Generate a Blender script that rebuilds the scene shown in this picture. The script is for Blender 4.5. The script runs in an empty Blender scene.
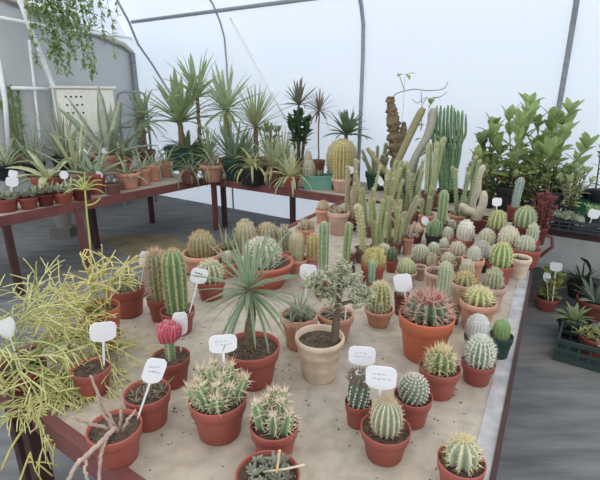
import bpy, math, random
import numpy as np
from mathutils import Vector

C = bpy.context.scene.collection
SC = bpy.context.scene
PI = math.pi
F_PX, CAM_Z, BENCH = 450.0, 1.62, 0.65
PITCH = math.radians(17.9)
CP, SP = math.cos(PITCH), math.sin(PITCH)

# ------------------------------------------------------------------ survey helpers: sight lines to real positions
def ray(x, y):
    u, v = (x - 300) / F_PX, (240 - y) / F_PX
    return np.array([u, CP + v * SP, -SP + v * CP])
def at(x, y, z):
    d = ray(x, y); t = (z - CAM_Z) / d[2]
    return np.array([d[0] * t, d[1] * t, z])
def on_plane(x, y, p0, n):
    d = ray(x, y); o = np.array([0, 0, CAM_Z])
    t = np.dot(np.array(p0) - o, n) / np.dot(d, n)
    return o + d * t
def ppm(p):
    return F_PX / (p[1] * CP - (p[2] - CAM_Z) * SP)
def height_at(p, y):
    v = (240 - y) / F_PX
    return CAM_Z + p[1] * (v * CP - SP) / (CP + v * SP)

# ------------------------------------------------------------------ mesh builder
class MB:
    def __init__(s): s.v, s.t, s.q, s.c, s.n = [], [], [], [], 0
    def add(s, v, tris=None, quads=None, c=None):
        v = np.asarray(v, dtype=np.float32).reshape(-1, 3)
        s.v.append(v)
        s.c.append(np.zeros(len(v), np.float32) if c is None else np.broadcast_to(np.asarray(c, np.float32), (len(v),)))
        if tris is not None and len(tris): s.t.append(np.asarray(tris, np.int32).reshape(-1, 3) + s.n)
        if quads is not None and len(quads): s.q.append(np.asarray(quads, np.int32).reshape(-1, 4) + s.n)
        s.n += len(v)
    def build(s, name, mat, parent=None, smooth=True):
        me = bpy.data.meshes.new(name)
        v = np.concatenate(s.v)
        t = np.concatenate(s.t) if s.t else np.zeros((0, 3), np.int32)
        q = np.concatenate(s.q) if s.q else np.zeros((0, 4), np.int32)
        me.vertices.add(len(v)); me.vertices.foreach_set('co', v.ravel())
        me.loops.add(t.size + q.size); me.loops.foreach_set('vertex_index', np.concatenate([t.ravel(), q.ravel()]))
        me.polygons.add(len(t) + len(q))
        me.polygons.foreach_set('loop_start', np.concatenate([np.arange(len(t)) * 3, t.size + np.arange(len(q)) * 4]).astype(np.int32))
        me.update(calc_edges=True)
        me.polygons.foreach_set('use_smooth', np.full(len(t) + len(q), bool(smooth)))
        a = me.attributes.new('crest', 'FLOAT', 'POINT'); a.data.foreach_set('value', np.concatenate(s.c))
        me.validate()
        me.materials.append(mat)
        o = bpy.data.objects.new(name, me); C.objects.link(o)
        if parent is not None: o.parent = parent
        return o

def grid_faces(nr, nc, closed=True):
    i = np.arange(nr - 1)[:, None]; j = np.arange(nc if closed else nc - 1)[None, :]
    a = i * nc + j; b = i * nc + (j + 1) % nc
    return np.stack([a, b, b + nc, a + nc], -1).reshape(-1, 4)

def lathe(mb, prof, n=28, at_=(0, 0, 0), c=0.0, wob=0.0, rng=None):
    prof = np.array(prof, float); th = np.linspace(0, 2 * PI, n, endpoint=False)
    r = prof[:, 0][:, None] * np.ones(n); z = prof[:, 1][:, None] * np.ones(n)
    if wob: r = r * (1 + wob * np.sin(2 * th + 1.3))
    v = np.stack([r * np.cos(th), r * np.sin(th), z], -1).reshape(-1, 3) + np.array(at_)
    mb.add(v, quads=grid_faces(len(prof), n), c=c)

def box(mb, lo, hi, M=None, o=(0, 0, 0)):
    (a, b, c), (d, e, f) = lo, hi
    v = np.array([(a, b, c), (d, b, c), (d, e, c), (a, e, c), (a, b, f), (d, b, f), (d, e, f), (a, e, f)], float)
    if M is not None: v = v @ np.array(M).T
    mb.add(v + np.array(o), quads=[(0, 3, 2, 1), (4, 5, 6, 7), (0, 1, 5, 4), (1, 2, 6, 5), (2, 3, 7, 6), (3, 0, 4, 7)])

def beam(mb, a, b, w, h, zoff=0.0):
    """box beam from a to b (horizontal), width w across, height h hanging down from the line."""
    a, b = np.array(a, float), np.array(b, float); d = b - a; L = np.linalg.norm(d); d /= L
    s = np.array([-d[1], d[0], 0]); up = np.array([0, 0, 1.0])
    vs = []
    for t in (0, L):
        for i, j in ((-.5, 0), (.5, 0), (.5, -1), (-.5, -1)):
            vs.append(a + d * t + s * w * i + up * (h * j + zoff))
    mb.add(vs, quads=[(0, 1, 2, 3), (7, 6, 5, 4), (0, 4, 5, 1), (1, 5, 6, 2), (2, 6, 7, 3), (3, 7, 4, 0)])

def norm(v):
    v = np.asarray(v, float); return v / max(np.linalg.norm(v), 1e-9)

def tube(mb, pts, rad, n=6, c=None):
    pts = np.array(pts, float); m = len(pts)
    rad = np.broadcast_to(np.asarray(rad, float), (m,))
    tg = np.gradient(pts, axis=0); tg /= np.maximum(np.linalg.norm(tg, axis=1)[:, None], 1e-9)
    ref = np.array([0, 0, 1.0]) if abs(tg[0][2]) < .9 else np.array([1.0, 0, 0])
    u = norm(np.cross(tg[0], ref)); th = np.linspace(0, 2 * PI, n, endpoint=False)
    rows = []
    for i in range(m):
        u = norm(u - tg[i] * np.dot(u, tg[i])); w = np.cross(tg[i], u)
        rows.append(pts[i] + rad[i] * (np.cos(th)[:, None] * u + np.sin(th)[:, None] * w))
    v = np.concatenate(rows + [pts[:1], pts[-1:]])
    k = m * n
    tr = [(k, (j + 1) % n, j) for j in range(n)] + [(k + 1, (m - 1) * n + j, (m - 1) * n + (j + 1) % n) for j in range(n)]
    cc = None if c is None else np.concatenate([np.repeat(np.broadcast_to(np.asarray(c, float), (m,)), n), [np.ravel(c)[0], np.ravel(c)[-1]]])
    mb.add(v, tris=tr, quads=grid_faces(m, n), c=cc)

def spines(mb, P, D, L, w, c=0.0):
    P, D = np.asarray(P, float), np.asarray(D, float); n = len(P)
    if not n: return
    D = D / np.maximum(np.linalg.norm(D, axis=1)[:, None], 1e-9)
    ref = np.where(np.abs(D[:, 2:3]) < .9, np.array([[0, 0, 1.0]]), np.array([[1.0, 0, 0]]))
    u = np.cross(D, ref); u /= np.linalg.norm(u, axis=1)[:, None]; q = np.cross(D, u)
    L = np.broadcast_to(np.asarray(L, float), (n,))[:, None]; w = np.broadcast_to(np.asarray(w, float), (n,))[:, None]
    b0 = P + u * w; b1 = P - .5 * u * w + .87 * q * w; b2 = P - .5 * u * w - .87 * q * w; t = P + D * L
    v = np.stack([b0, b1, b2, t], 1).reshape(-1, 3)
    k = np.arange(n)[:, None, None] * 4
    mb.add(v, tris=(k + np.array([[0, 1, 3], [1, 2, 3], [2, 0, 3]])).reshape(-1, 3), c=c)

def blade(mb, p0, az, el, L, W, curve, n=6, fold=.25, kind='sword', thick=0.0, roll=0.0):
    s = np.linspace(0, 1, n + 1)
    e = el - curve * s
    dx = np.cos(e) * L / n; dz = np.sin(e) * L / n
    x = np.concatenate([[0], np.cumsum((dx[1:] + dx[:-1]) / 2)]); z = np.concatenate([[0], np.cumsum((dz[1:] + dz[:-1]) / 2)])
    h = np.array([math.cos(az), math.sin(az), 0]); side = np.array([-math.sin(az), math.cos(az), 0])
    mid = np.array(p0) + x[:, None] * h + z[:, None] * np.array([0, 0, 1.0])
    nor = -np.sin(e)[:, None] * h + np.cos(e)[:, None] * np.array([0, 0, 1.0])
    if roll: sd = side * math.cos(roll) + nor * math.sin(roll); nor = nor * math.cos(roll) - side * math.sin(roll)
    else: sd = np.broadcast_to(side, nor.shape)
    if kind == 'sword': wv = W * np.minimum(1, .55 + s * 2.0) * np.sqrt(np.maximum(1 - s ** 1.6, 0.0)) 
    elif kind == 'agave': wv = W * (np.minimum(1, .6 + s * 1.1)) * np.sqrt(np.maximum(1 - s ** 2.4, 0.0))
    elif kind == 'oval': wv = W * np.sin(PI * np.clip(s * .96 + .04, 0, 1)) ** .75
    else: wv = W * (1 - s * .9)
    wv = np.maximum(wv, W * .03)[:, None]
    l = mid + sd * wv + nor * wv * fold; r = mid - sd * wv + nor * wv * fold
    if thick:
        under = mid - nor * (thick * (1 - s * .9))[:, None]
        v = np.stack([l, mid, r, under], 1).reshape(-1, 3)
        mb.add(v, quads=grid_faces(n + 1, 4, True), c=np.tile([1, 0, 1, 0.], n + 1))
    else:
        v = np.stack([l, mid, r], 1).reshape(-1, 3)
        mb.add(v, quads=grid_faces(n + 1, 3, False), c=np.tile([1, 0, 1.], n + 1))

def ribbed(body, sp, rng, r, h, c0=(0, 0, 0), ribs=12, depth=.16, form='globe', lean=(0, 0), nz=16, rows=9,
           L=.02, k=5, w=.0009, spread=.9, twist=0.0, tuft=0.0, csp=0.0, sub=4, topn=0, bulge=.72):
    """a ribbed cactus body with areoles of spines along its rib crests."""
    r = float(r); h = float(h)
    if form == 'globe':
        ph = np.linspace(-.75, PI / 2, nz); rr = r * np.maximum(np.cos(ph), 0.02) ** .82
        z = h * (np.sin(ph) - math.sin(-.75)) / (1 - math.sin(-.75))
    else:
        dome = min(r * 1.25, h * .45); m = max(nz // 3, 4)
        zz = np.linspace(0, h - dome, nz - m, endpoint=False); ph = np.linspace(0, PI / 2, m)
        z = np.concatenate([zz, h - dome + dome * np.sin(ph)])
        rr = np.concatenate([r * (.86 + .14 * np.minimum(1, zz / max(h * .35, 1e-6))), r * np.maximum(np.cos(ph), .03) ** .85])
    nt = ribs * sub; th = np.linspace(0, 2 * PI, nt, endpoint=False)
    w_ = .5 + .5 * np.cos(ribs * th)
    R = rr[:, None] * (1 - depth * (1 - w_[None, :] ** .7))
    T = th[None, :] + twist * (z / h)[:, None]
    off = (z / h)[:, None] ** 1.6
    X = c0[0] + R * np.cos(T) + lean[0] * off; Y = c0[1] + R * np.sin(T) + lean[1] * off
    Z = c0[2] + z[:, None] * np.ones(nt)
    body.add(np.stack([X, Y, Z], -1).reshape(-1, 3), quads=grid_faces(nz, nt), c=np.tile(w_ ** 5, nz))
    if sp is None or k <= 0: return
    # areoles
    t = (np.arange(rows) + .6) / rows
    zi = np.interp(t, np.linspace(0, 1, nz), z); ri = np.interp(t, np.linspace(0, 1, nz), rr)
    dr = np.gradient(ri, zi + np.arange(rows) * 1e-7)
    P, D, LL = [], [], []
    for i in range(rows):
        for j in range(ribs):
            a = 2 * PI * j / ribs + twist * zi[i] / h
            if twist == 0 and form == 'tub' and i % 2: a += PI / ribs
            o = (zi[i] / h) ** 1.6
            nrm = norm((math.cos(a), math.sin(a), -dr[i] if abs(dr[i]) < 6 else 6))
            p = (c0[0] + ri[i] * math.cos(a) * .99 + lean[0] * o, c0[1] + ri[i] * math.sin(a) * .99 + lean[1] * o, c0[2] + zi[i])
            for q in range(k):
                P.append(p); D.append(nrm + spread * np.array([rng.gauss(0, .6), rng.gauss(0, .6), rng.gauss(0, .6)]))
                LL.append(L * rng.uniform(.55, 1.1))
    for q in range(topn):
        a = rng.uniform(0, 2 * PI); d = r * .3 * math.sqrt(rng.random())
        P.append((c0[0] + lean[0] + d * math.cos(a), c0[1] + lean[1] + d * math.sin(a), c0[2] + h * .97))
        D.append(np.array([math.cos(a) * .7, math.sin(a) * .7, 1.0]) + np.array([rng.gauss(0, .25) for _ in 'xyz'])); LL.append(L * rng.uniform(.8, 1.4))
    spines(sp, P, D, LL, w, csp)

# ------------------------------------------------------------------ materials
def lin(c): return tuple((x / 255 / 12.92 if x / 255 <= .04045 else ((x / 255 + .055) / 1.055) ** 2.4) for x in c) + (1.0,)
_mats = {}
def mat(key, col, col2=None, rough=.7, noise=.12, scale=25.0, trans=0.0, bump=0.0, spec=.3, metal=0.0):
    """principled surface; col2 is the colour of crests / leaf edges (mesh attribute), noise is natural mottling."""
    ds = {'cactus_skin': .22, 'leaf': .2, 'thin_stem': .1, 'pot_plastic': .12, 'pot_clay': .1, 'spines': .05}.get(key, 0)
    def soft(q):
        g = .3 * q[0] + .59 * q[1] + .11 * q[2]; return tuple(min(255, v * (1 - ds) + g * ds + (5 if ds > .15 else 0)) for v in q)
    col = soft(col); col2 = soft(col2) if col2 else None
    kk = (key, tuple(col), tuple(col2) if col2 else None)
    if kk in _mats: return _mats[kk]
    m = bpy.data.materials.new(key); m.use_nodes = True; nt = m.node_tree; N = nt.nodes; K = nt.links
    b = N['Principled BSDF']; b.inputs['Roughness'].default_value = rough; b.inputs['Specular IOR Level'].default_value = spec
    b.inputs['Metallic'].default_value = metal
    tc = N.new('ShaderNodeTexCoord'); nz = N.new('ShaderNodeTexNoise'); nz.inputs['Scale'].default_value = scale; nz.inputs['Detail'].default_value = 4
    K.new(tc.outputs['Object'], nz.inputs['Vector'])
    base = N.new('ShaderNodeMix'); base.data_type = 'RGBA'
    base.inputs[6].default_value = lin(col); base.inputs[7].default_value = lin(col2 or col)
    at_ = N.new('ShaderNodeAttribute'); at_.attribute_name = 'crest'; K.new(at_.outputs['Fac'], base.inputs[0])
    mr = N.new('ShaderNodeMapRange'); mr.inputs[1].default_value = .3; mr.inputs[2].default_value = .7
    mr.inputs[3].default_value = 1 - noise * 1.6; mr.inputs[4].default_value = 1 + noise * 1.6
    K.new(nz.outputs['Fac'], mr.inputs[0])
    mul = N.new('ShaderNodeMix'); mul.data_type = 'RGBA'; mul.blend_type = 'MULTIPLY'; mul.inputs[0].default_value = 1
    K.new(base.outputs[2], mul.inputs[6]); K.new(mr.outputs[0], mul.inputs[7])
    K.new(mul.outputs[2], b.inputs['Base Color'])
    if bump:
        bp = N.new('ShaderNodeBump'); bp.inputs['Strength'].default_value = bump; bp.inputs['Distance'].default_value = .01
        K.new(nz.outputs['Fac'], bp.inputs['Height']); K.new(bp.outputs[0], b.inputs['Normal'])
    if trans:
        tr = N.new('ShaderNodeBsdfTranslucent'); K.new(mul.outputs[2], tr.inputs['Color'])
        mx = N.new('ShaderNodeMixShader'); mx.inputs[0].default_value = trans
        K.new(b.outputs[0], mx.inputs[1]); K.new(tr.outputs[0], mx.inputs[2]); K.new(mx.outputs[0], N['Material Output'].inputs[0])
    _mats[kk] = m
    return m

def tag(o, label=None, cat=None, group=None, kind=None):
    for k, v in (('label', label), ('category', cat), ('group', group), ('kind', kind)):
        if v: o[k] = v
    return o
def empty(name, loc, rz=0.0):
    o = bpy.data.objects.new(name, None); C.objects.link(o); o.location = tuple(loc); o.rotation_euler = (0, 0, rz)
    o.empty_display_size = .05
    return o
# ------------------------------------------------------------------ pots, soil, plants
COL = dict(red=(166, 86, 75), rust=(152, 78, 68), orange=(198, 106, 74), clay=(192, 158, 142), beige=(210, 190, 166), brown=(128, 84, 74),
           black=(46, 50, 54), dgreen=(42, 74, 62), teal=(112, 160, 146), terra=(196, 142, 118), dred=(112, 50, 48))
DARKSOIL, SANDSOIL = (84, 72, 62), (138, 122, 106)
class Ctx: pass

def pot_mesh(R, H, style, n=32):
    mb = MB()
    if style == 'clay':
        pr = [(0, 0), (.66 * R, 0), (.68 * R, .01 * H), (.90 * R, .74 * H), (.915 * R, .76 * H), (1.0 * R, .78 * H), (1.02 * R, .86 * H), (1.01 * R, .95 * H), (.97 * R, H), (.90 * R, .99 * H), (.87 * R, .94 * H), (.84 * R, .80 * H)]
    elif style == 'plain':
        pr = [(0, 0), (.74 * R, 0), (.76 * R, .01 * H), (.96 * R, .93 * H), (1.03 * R, .935 * H), (1.04 * R, .97 * H), (1.0 * R, H), (.95 * R, .99 * H), (.92 * R, .80 * H)]
    elif style == 'bands':
        pr = [(0, 0), (.66 * R, 0), (.67 * R, .02 * H), (.75 * R, .30 * H), (.765 * R, .32 * H), (.755 * R, .35 * H), (.86 * R, .62 * H), (.885 * R, .64 * H), (.875 * R, .67 * H), (.95 * R, .86 * H), (1.0 * R, .88 * H), (1.01 * R, .96 * H), (.98 * R, H), (.90 * R, .99 * H), (.86 * R, .8 * H)]
    elif style == 'bowl':
        pr = [(0, 0), (.6 * R, 0), (.64 * R, .02 * H), (.88 * R, .6 * H), (.94 * R, .8 * H), (1.03 * R, .84 * H), (1.04 * R, .96 * H), (1.0 * R, H), (.92 * R, .99 * H), (.88 * R, .8 * H)]
    else:
        pr = [(0, 0), (.70 * R, 0), (.72 * R, .01 * H), (.885 * R, .66 * H), (.90 * R, .675 * H), (.955 * R, .69 * H), (1.0 * R, .95 * H), (1.0 * R, .985 * H), (.975 * R, H), (.94 * R, .985 * H), (.91 * R, .80 * H)]
    lathe(mb, pr, n)
    return mb

def soil_mesh(R, H, rng, big):
    mb = MB(); n = 24; zs = H * .86
    v, rows = [], 6
    for i in range(rows):
        rr = R * .925 * (1 - i / (rows - 1) * .999)
        for j in range(n):
            a = 2 * PI * j / n
            v.append((rr * math.cos(a), rr * math.sin(a), zs + (0 if i == 0 else rng.uniform(-.012, .03) * R)))
    mb.add(v, quads=grid_faces(rows, n))
    if big:
        for _ in range(46):       # crumbs and grit
            a, d, s = rng.uniform(0, 2 * PI), R * .85 * math.sqrt(rng.random()), R * rng.uniform(.03, .075)
            o = np.array([(1, 0, 0), (-1, 0, 0), (0, 1, 0), (0, -1, 0), (0, 0, 1), (0, 0, -.4)]) * s * np.array([rng.uniform(.7, 1.3), rng.uniform(.7, 1.3), .7])
            mb.add(o + np.array([d * math.cos(a), d * math.sin(a), zs + .02 * R]), tris=[(0, 2, 4), (2, 1, 4), (1, 3, 4), (3, 0, 4), (2, 0, 5), (1, 2, 5), (3, 1, 5), (0, 3, 5)], c=rng.random())
    return mb

_seed = [0]
POTS = {}
def P(key, name, label, cat, cx, yr, w, yb, pot, *plants, z=BENCH, group=None, style='plastic', soil=DARKSOIL, rs=None):
    """one potted plant standing at the surveyed spot: cx, rim line, rim width and foot line are read off the photograph."""
    _seed[0] += 1
    X = Ctx(); X.rng = random.Random(_seed[0] * 7919 + 13); rng = X.rng
    p = at(cx, yb, z); R = w / 2 / ppm(p)
    vd = norm((p[0], p[1], 0))
    for _ in range(3):
        c = p + vd * (.7 * R); R = w / 2 / ppm(c + np.array([0, 0, R]))
    c = p + vd * (.7 * R)
    for o in POTS.values():                                      # neighbours stand clear of each other
        if abs(o.z - z) > .1: continue
        d = c[:2] - o.c[:2]; dist = np.linalg.norm(d); need = dist / .9 - o.R
        if need < R: R = max(need, .62 * R)
        gap_ = (R + o.R) * .9 - dist
        if gap_ > 0: c = c.copy(); c[:2] += d / max(dist, 1e-6) * gap_
    H = height_at(c, yr) - z
    H = min(max(H, R * .9), R * 3.2)
    if rs: H *= rs
    X.c = c; X.R = R; X.H = H; X.zs = H * .87; X.ppm = ppm(c + np.array([0, 0, H])); X.z = z; X.near = w > 26
    X.root = empty(name, (c[0], c[1], z + .0008)); tag(X.root, label, cat, group)
    X.to_cam = math.atan2(-c[1], -c[0])
    X.px = lambda q: q / X.ppm                                   # photograph pixels to metres at this plant
    X.top = lambda y: max(height_at(c, y) - z - X.zs, .01)        # height above soil of what reaches line y
    c3 = np.array([c[0], c[1], z]); toc = np.array([math.cos(X.to_cam), math.sin(X.to_cam), 0]); acr = np.array([-toc[1], toc[0], 0])
    px0 = 300 + F_PX * c[0] / (c[1] * CP - (z + H - CAM_Z) * SP)
    def spot(dx, y, dy):                                          # local point on the sight line (cx + dx, y), dy px nearer than the stem; no y: in the soil
        if y is None: return acr * X.px(dx) + toc * X.px(dy) + np.array([0, 0, X.zs - .01])
        return on_plane(px0 + dx, y, c3 + toc * X.px(dy), toc) - c3
    X.spot = spot
    col = COL[pot] if isinstance(pot, str) else pot
    j = rng.uniform(.94, 1.06); col = tuple(q * j for q in col)
    clay = style in ('clay', 'bands')
    pot_mesh(R, H, style, 36 if X.near else 24).build('pot', mat('pot_clay' if clay else 'pot_plastic', col, rough=.85 if clay else .5, noise=.14 if clay else .05, scale=14), X.root)
    soil_mesh(R, H, rng, X.near).build('soil', mat('soil', soil, tuple(min(255, q * 1.5) for q in soil), rough=1, noise=.3, scale=60, bump=.6), X.root)
    for f in plants: f(X)
    POTS[key] = X
    return X

G1, G2, G3 = (112, 134, 92), (134, 146, 112), (92, 116, 80)      # greens of cactus bodies
SPW, SPT, SPY, SPB = (226, 220, 200), (204, 176, 140), (220, 204, 130), (150, 112, 90)

def Cactus(pw=None, yt=None, h=None, dx=0, dy=0, col=G2, crest=None, spine=SPW, ribs=12, depth=.16, form='globe', rows=9, L=3.0, k=5, w=.25, spread=.9,
           twist=0, lean=(0, 0), topn=6, name='cactus_body', spine_top=None, sink=.0, label=None, sub=None):
    """pw: width in photograph pixels; yt: line its top reaches; L, w: spine length and thickness in photograph pixels."""
    def f(X):
        r = X.px(pw) / 2 * (.94 if X.near else .9); hh = max(X.top(yt) - (.3 if form == 'globe' else .24) * r - .45 * X.px(L) * (k > 0), .5 * r) if yt is not None else X.px(h)
        b, s = MB(), MB()
        off = X.px(dx), X.px(dy)
        a = X.to_cam + PI / 2        # dx across the view, dy towards the camera
        c0 = (off[0] * math.cos(a) + off[1] * math.cos(X.to_cam), off[0] * math.sin(a) + off[1] * math.sin(X.to_cam), X.zs - sink * r)
        ll = (X.px(lean[0]) * math.cos(a) + X.px(lean[1]) * math.cos(X.to_cam), X.px(lean[0]) * math.sin(a) + X.px(lean[1]) * math.sin(X.to_cam))
        ribbed(b, s, X.rng, r, hh + sink * r, c0, ribs, depth, form, ll, 18, rows, X.px(L) * 1.25, k, X.px(w) * 1.3, spread, twist, sub=sub or (8 if X.near else 4), topn=topn)
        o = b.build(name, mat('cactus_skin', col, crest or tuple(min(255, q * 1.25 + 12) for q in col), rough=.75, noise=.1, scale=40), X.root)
        if label: o['label'] = label
        if k > 0: s.build('spines', mat('spines', spine, rough=.7, noise=.05), o)
        if spine_top:
            u = MB(); P_, D_ = [], []
            for _ in range(spine_top[1]):
                q = X.rng.uniform(0, 2 * PI); d = r * spine_top[3] * math.sqrt(X.rng.random())
                P_.append((c0[0] + ll[0] + d * math.cos(q), c0[1] + ll[1] + d * math.sin(q), c0[2] + hh * (1 - .25 * (d / r) ** 2) + sink * r - hh * .06))
                D_.append((math.cos(q) * d / r * 1.2 + X.rng.gauss(0, .3), math.sin(q) * d / r * 1.2 + X.rng.gauss(0, .3), 1))
            spines(u, P_, D_, X.px(spine_top[2]), X.px(w * 1.5))
            u.build('crown_spines', mat('spines', spine_top[0], rough=.8, noise=.05), o)
    return f

def Clump(n=8, pw=40, yt=None, sw=9, col=G3, crest=None, spine=SPT, ribs=7, depth=.3, L=5, k=4, rows=6, out=.5, w=.35, form='col', spread=.9, hvar=.4):
    """a cluster of short ribbed stems, each a part of its own."""
    def f(X):
        H = X.top(yt); Rs = X.px(pw) / 2
        for i in range(n):
            a = 2.399 * i + X.rng.uniform(-.3, .3); d = min(X.R * .62, Rs * .8) * math.sqrt((i + .3) / n)
            q = d / max(Rs, 1e-6)
            b, s = MB(), MB(); r = X.px(sw) / 2 * X.rng.uniform(.8, 1.2); h = H * (1 - hvar * q) * X.rng.uniform(.8, 1.05)
            ln = (Rs - d - r) * out
            ribbed(b, s, X.rng, r, h, (d * math.cos(a), d * math.sin(a), X.zs - .2 * r), ribs, depth, form, (math.cos(a) * ln * q, math.sin(a) * ln * q), 14, rows, X.px(L), k, X.px(w), spread, topn=5)
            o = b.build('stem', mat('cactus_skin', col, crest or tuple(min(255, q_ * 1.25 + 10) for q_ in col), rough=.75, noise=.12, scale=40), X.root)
            if k: s.build('spines', mat('spines', spine, rough=.7, noise=.05), o)
    return f

def Columns(n=6, pw=24, yt=None, sw=5, col=G2, crest=None, spine=(206, 200, 158), ribs=8, depth=.25, L=2.0, k=3, rows=16, hmin=.55, splay=.25, w=.2):
    def f(X):
        H = X.top(yt); Rs = X.px(pw) / 2
        for i in range(n):
            a = 2.399 * i + X.rng.uniform(-.3, .3); d = X.R * .7 * math.sqrt((i + .15) / n)
            r = X.px(sw) / 2 * .82 * X.rng.uniform(.8, 1.15); h = H * (1 if i == 0 else X.rng.uniform(hmin, 1))
            b, s = MB(), MB(); ln = max(Rs - d, 0) * X.rng.uniform(.2, 1) + splay * X.px(6) * X.rng.uniform(-.5, 1)
            ribbed(b, s, X.rng, r, h, (d * math.cos(a), d * math.sin(a), X.zs - .3 * r), ribs, depth, 'col', (math.cos(a) * ln, math.sin(a) * ln), 14, max(rows, int(h / .016)), X.px(L), 2 if k > 1 else k, X.px(w), .9, topn=4)
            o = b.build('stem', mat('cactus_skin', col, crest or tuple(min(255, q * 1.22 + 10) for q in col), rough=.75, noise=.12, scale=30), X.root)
            if k: s.build('spines', mat('spines', spine, rough=.7, noise=.05), o)
    return f

def Rosette(n=24, L=40, W=3, el=(.1, 1.4), curve=(.3, 1.0), yt=None, trunk=None, tw=3, col=(120, 142, 108), edge=None, kind='sword', thick=0, fold=.25, trans=.42, dx=0, tcol=(128, 112, 88), seg=6, trim=None, droop_el=None, z0=None, lobes=None):
    """leaf blades from one crown; trunk: line in the photograph where the crown sits (else it sits on the soil)."""
    def f(X):
        a_ = X.to_cam + PI / 2
        base = np.array([X.px(dx) * math.cos(a_), X.px(dx) * math.sin(a_), X.zs])
        top = base.copy()
        if trunk is not None:
            top[2] = X.zs + X.top(trunk)
            t = MB(); m = 8; ss = np.linspace(0, 1, m)
            pts = base + (top - base) * ss[:, None] + np.array([[X.rng.gauss(0, .004), X.rng.gauss(0, .004), 0] for _ in ss]); pts[0] = base - np.array([0, 0, .01]); pts[-1] = top
            tube(t, pts, X.px(tw) / 2 * (1.1 - .25 * ss) * (1 + .08 * np.sin(ss * 40)), 8)
            t.build('trunk', mat('bark', tcol, rough=.9, noise=.3, scale=50), X.root)
        mb = MB(); LL = X.px(L)
        for i in range(n):
            q = (i + .5) / n
            az = 2.39996 * i + X.rng.uniform(-.25, .25)
            e = el[1] + (el[0] - el[1]) * q + X.rng.uniform(-.12, .12)
            cv = curve[0] + (curve[1] - curve[0]) * q + X.rng.uniform(-.1, .15)
            blade(mb, top + np.array([math.cos(az), math.sin(az), 0]) * X.px(W) * .4 + np.array([0, 0, -q * X.px(tw) * .8 if trunk else 0]), az, e, LL * X.rng.uniform(.8, 1.08), X.px(W) / 2, cv, seg, fold, kind, X.px(thick), roll=X.rng.uniform(-.3, .3))
        mb.build('leaves', mat('leaf', col, edge or tuple(min(255, q * 1.08 + 6) for q in col), rough=.5, noise=.1, scale=12, trans=trans), X.root)
    return f

def Tufts(n=9, pw=40, L=9, W=2.5, m=9, col=(122, 132, 104), edge=None, el=(.3, 1.3), kind='sword', thick=.8, hh=3):
    """low mat of many small rosettes over the soil."""
    def f(X):
        mb = MB(); Rs = X.px(pw) / 2
        for i in range(n):
            a = 2.399 * i; d = Rs * .85 * math.sqrt((i + .3) / n); p = np.array([d * math.cos(a), d * math.sin(a), X.zs + X.px(hh) * X.rng.random()])
            for j in range(m):
                blade(mb, p, 2.399 * j + i, X.rng.uniform(*el), X.px(L) * X.rng.uniform(.6, 1.1), X.px(W) / 2, X.rng.uniform(-.3, .6), 4, .2, kind, X.px(thick))
        mb.build('leaves', mat('leaf', col, edge or col, rough=.6, noise=.14, scale=20, trans=.1), X.root)
    return f

def Bush(n=9, pw=70, yt=None, leaf=14, lw=5, per=11, col=(112, 146, 84), stem=(120, 112, 80), sparse=0.0, el=(.7, 1.5), flower=None, sw=1.6, kind='oval', tip=True, hv=.45):
    """upright leafy stems with oval leaves."""
    def f(X):
        H = X.top(yt); Rs = X.px(pw) / 2; st, lf = MB(), MB()
        for i in range(n):
            a = 2.399 * i + X.rng.uniform(-.4, .4); q = math.sqrt((i + .2) / n)
            h = H * (1 - hv * q * X.rng.uniform(.3, 1)) * .88
            d0 = X.R * .5 * q; d1 = Rs * q * .78; m = 9; ss = np.linspace(0, 1, m)
            dd = d0 + (d1 - d0) * ss ** 1.4
            pts = np.stack([dd * math.cos(a), dd * math.sin(a), X.zs + h * ss], -1)
            pts[:, :2] += np.array([[X.rng.gauss(0, .05), X.rng.gauss(0, .05)] for _ in ss]) * Rs * .12 * ss[:, None]
            tube(st, pts, X.px(sw) / 2 * (1.15 - .6 * ss), 5)
            for j in range(per):
                t = sparse + (1 - sparse) * (j + .6) / per; p = np.array([np.interp(t, ss, pts[:, e]) for e in range(3)])
                blade(lf, p, 2.399 * j + i, X.rng.uniform(*el) * (.25 + .75 * t), X.px(leaf) * X.rng.uniform(.65, 1.1), X.px(lw) / 2, X.rng.uniform(.3, 1.0), 5, .18, kind, roll=X.rng.uniform(-.3, .3))
            if tip:
                for j in range(4): blade(lf, pts[-1], 1.6 * j + i, X.rng.uniform(.8, 1.3), X.px(leaf) * X.rng.uniform(.7, 1), X.px(lw) / 2, .3, 5, .2, kind)
            if flower:
                for _ in range(flower[1]):
                    p = pts[-1] + np.array([X.rng.gauss(0, 1), X.rng.gauss(0, 1), X.rng.uniform(-2, .3)]) * X.px(4)
                    fl = MB()
                    for j in range(5): blade(fl, p, 1.257 * j, .5, X.px(flower[2]), X.px(flower[2]) * .35, .4, 3, .1, 'oval')
                    fl.build('flower', mat('petal', flower[0], rough=.6, noise=.05, trans=.3), X.root)
        st.build('stems', mat('stalk', stem, rough=.8, noise=.15), X.root)
        lf.build('leaves', mat('leaf', col, tuple(min(255, q * 1.12 + 4) for q in col), rough=.45, noise=.14, scale=9, trans=.42), X.root)
    return f

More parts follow.
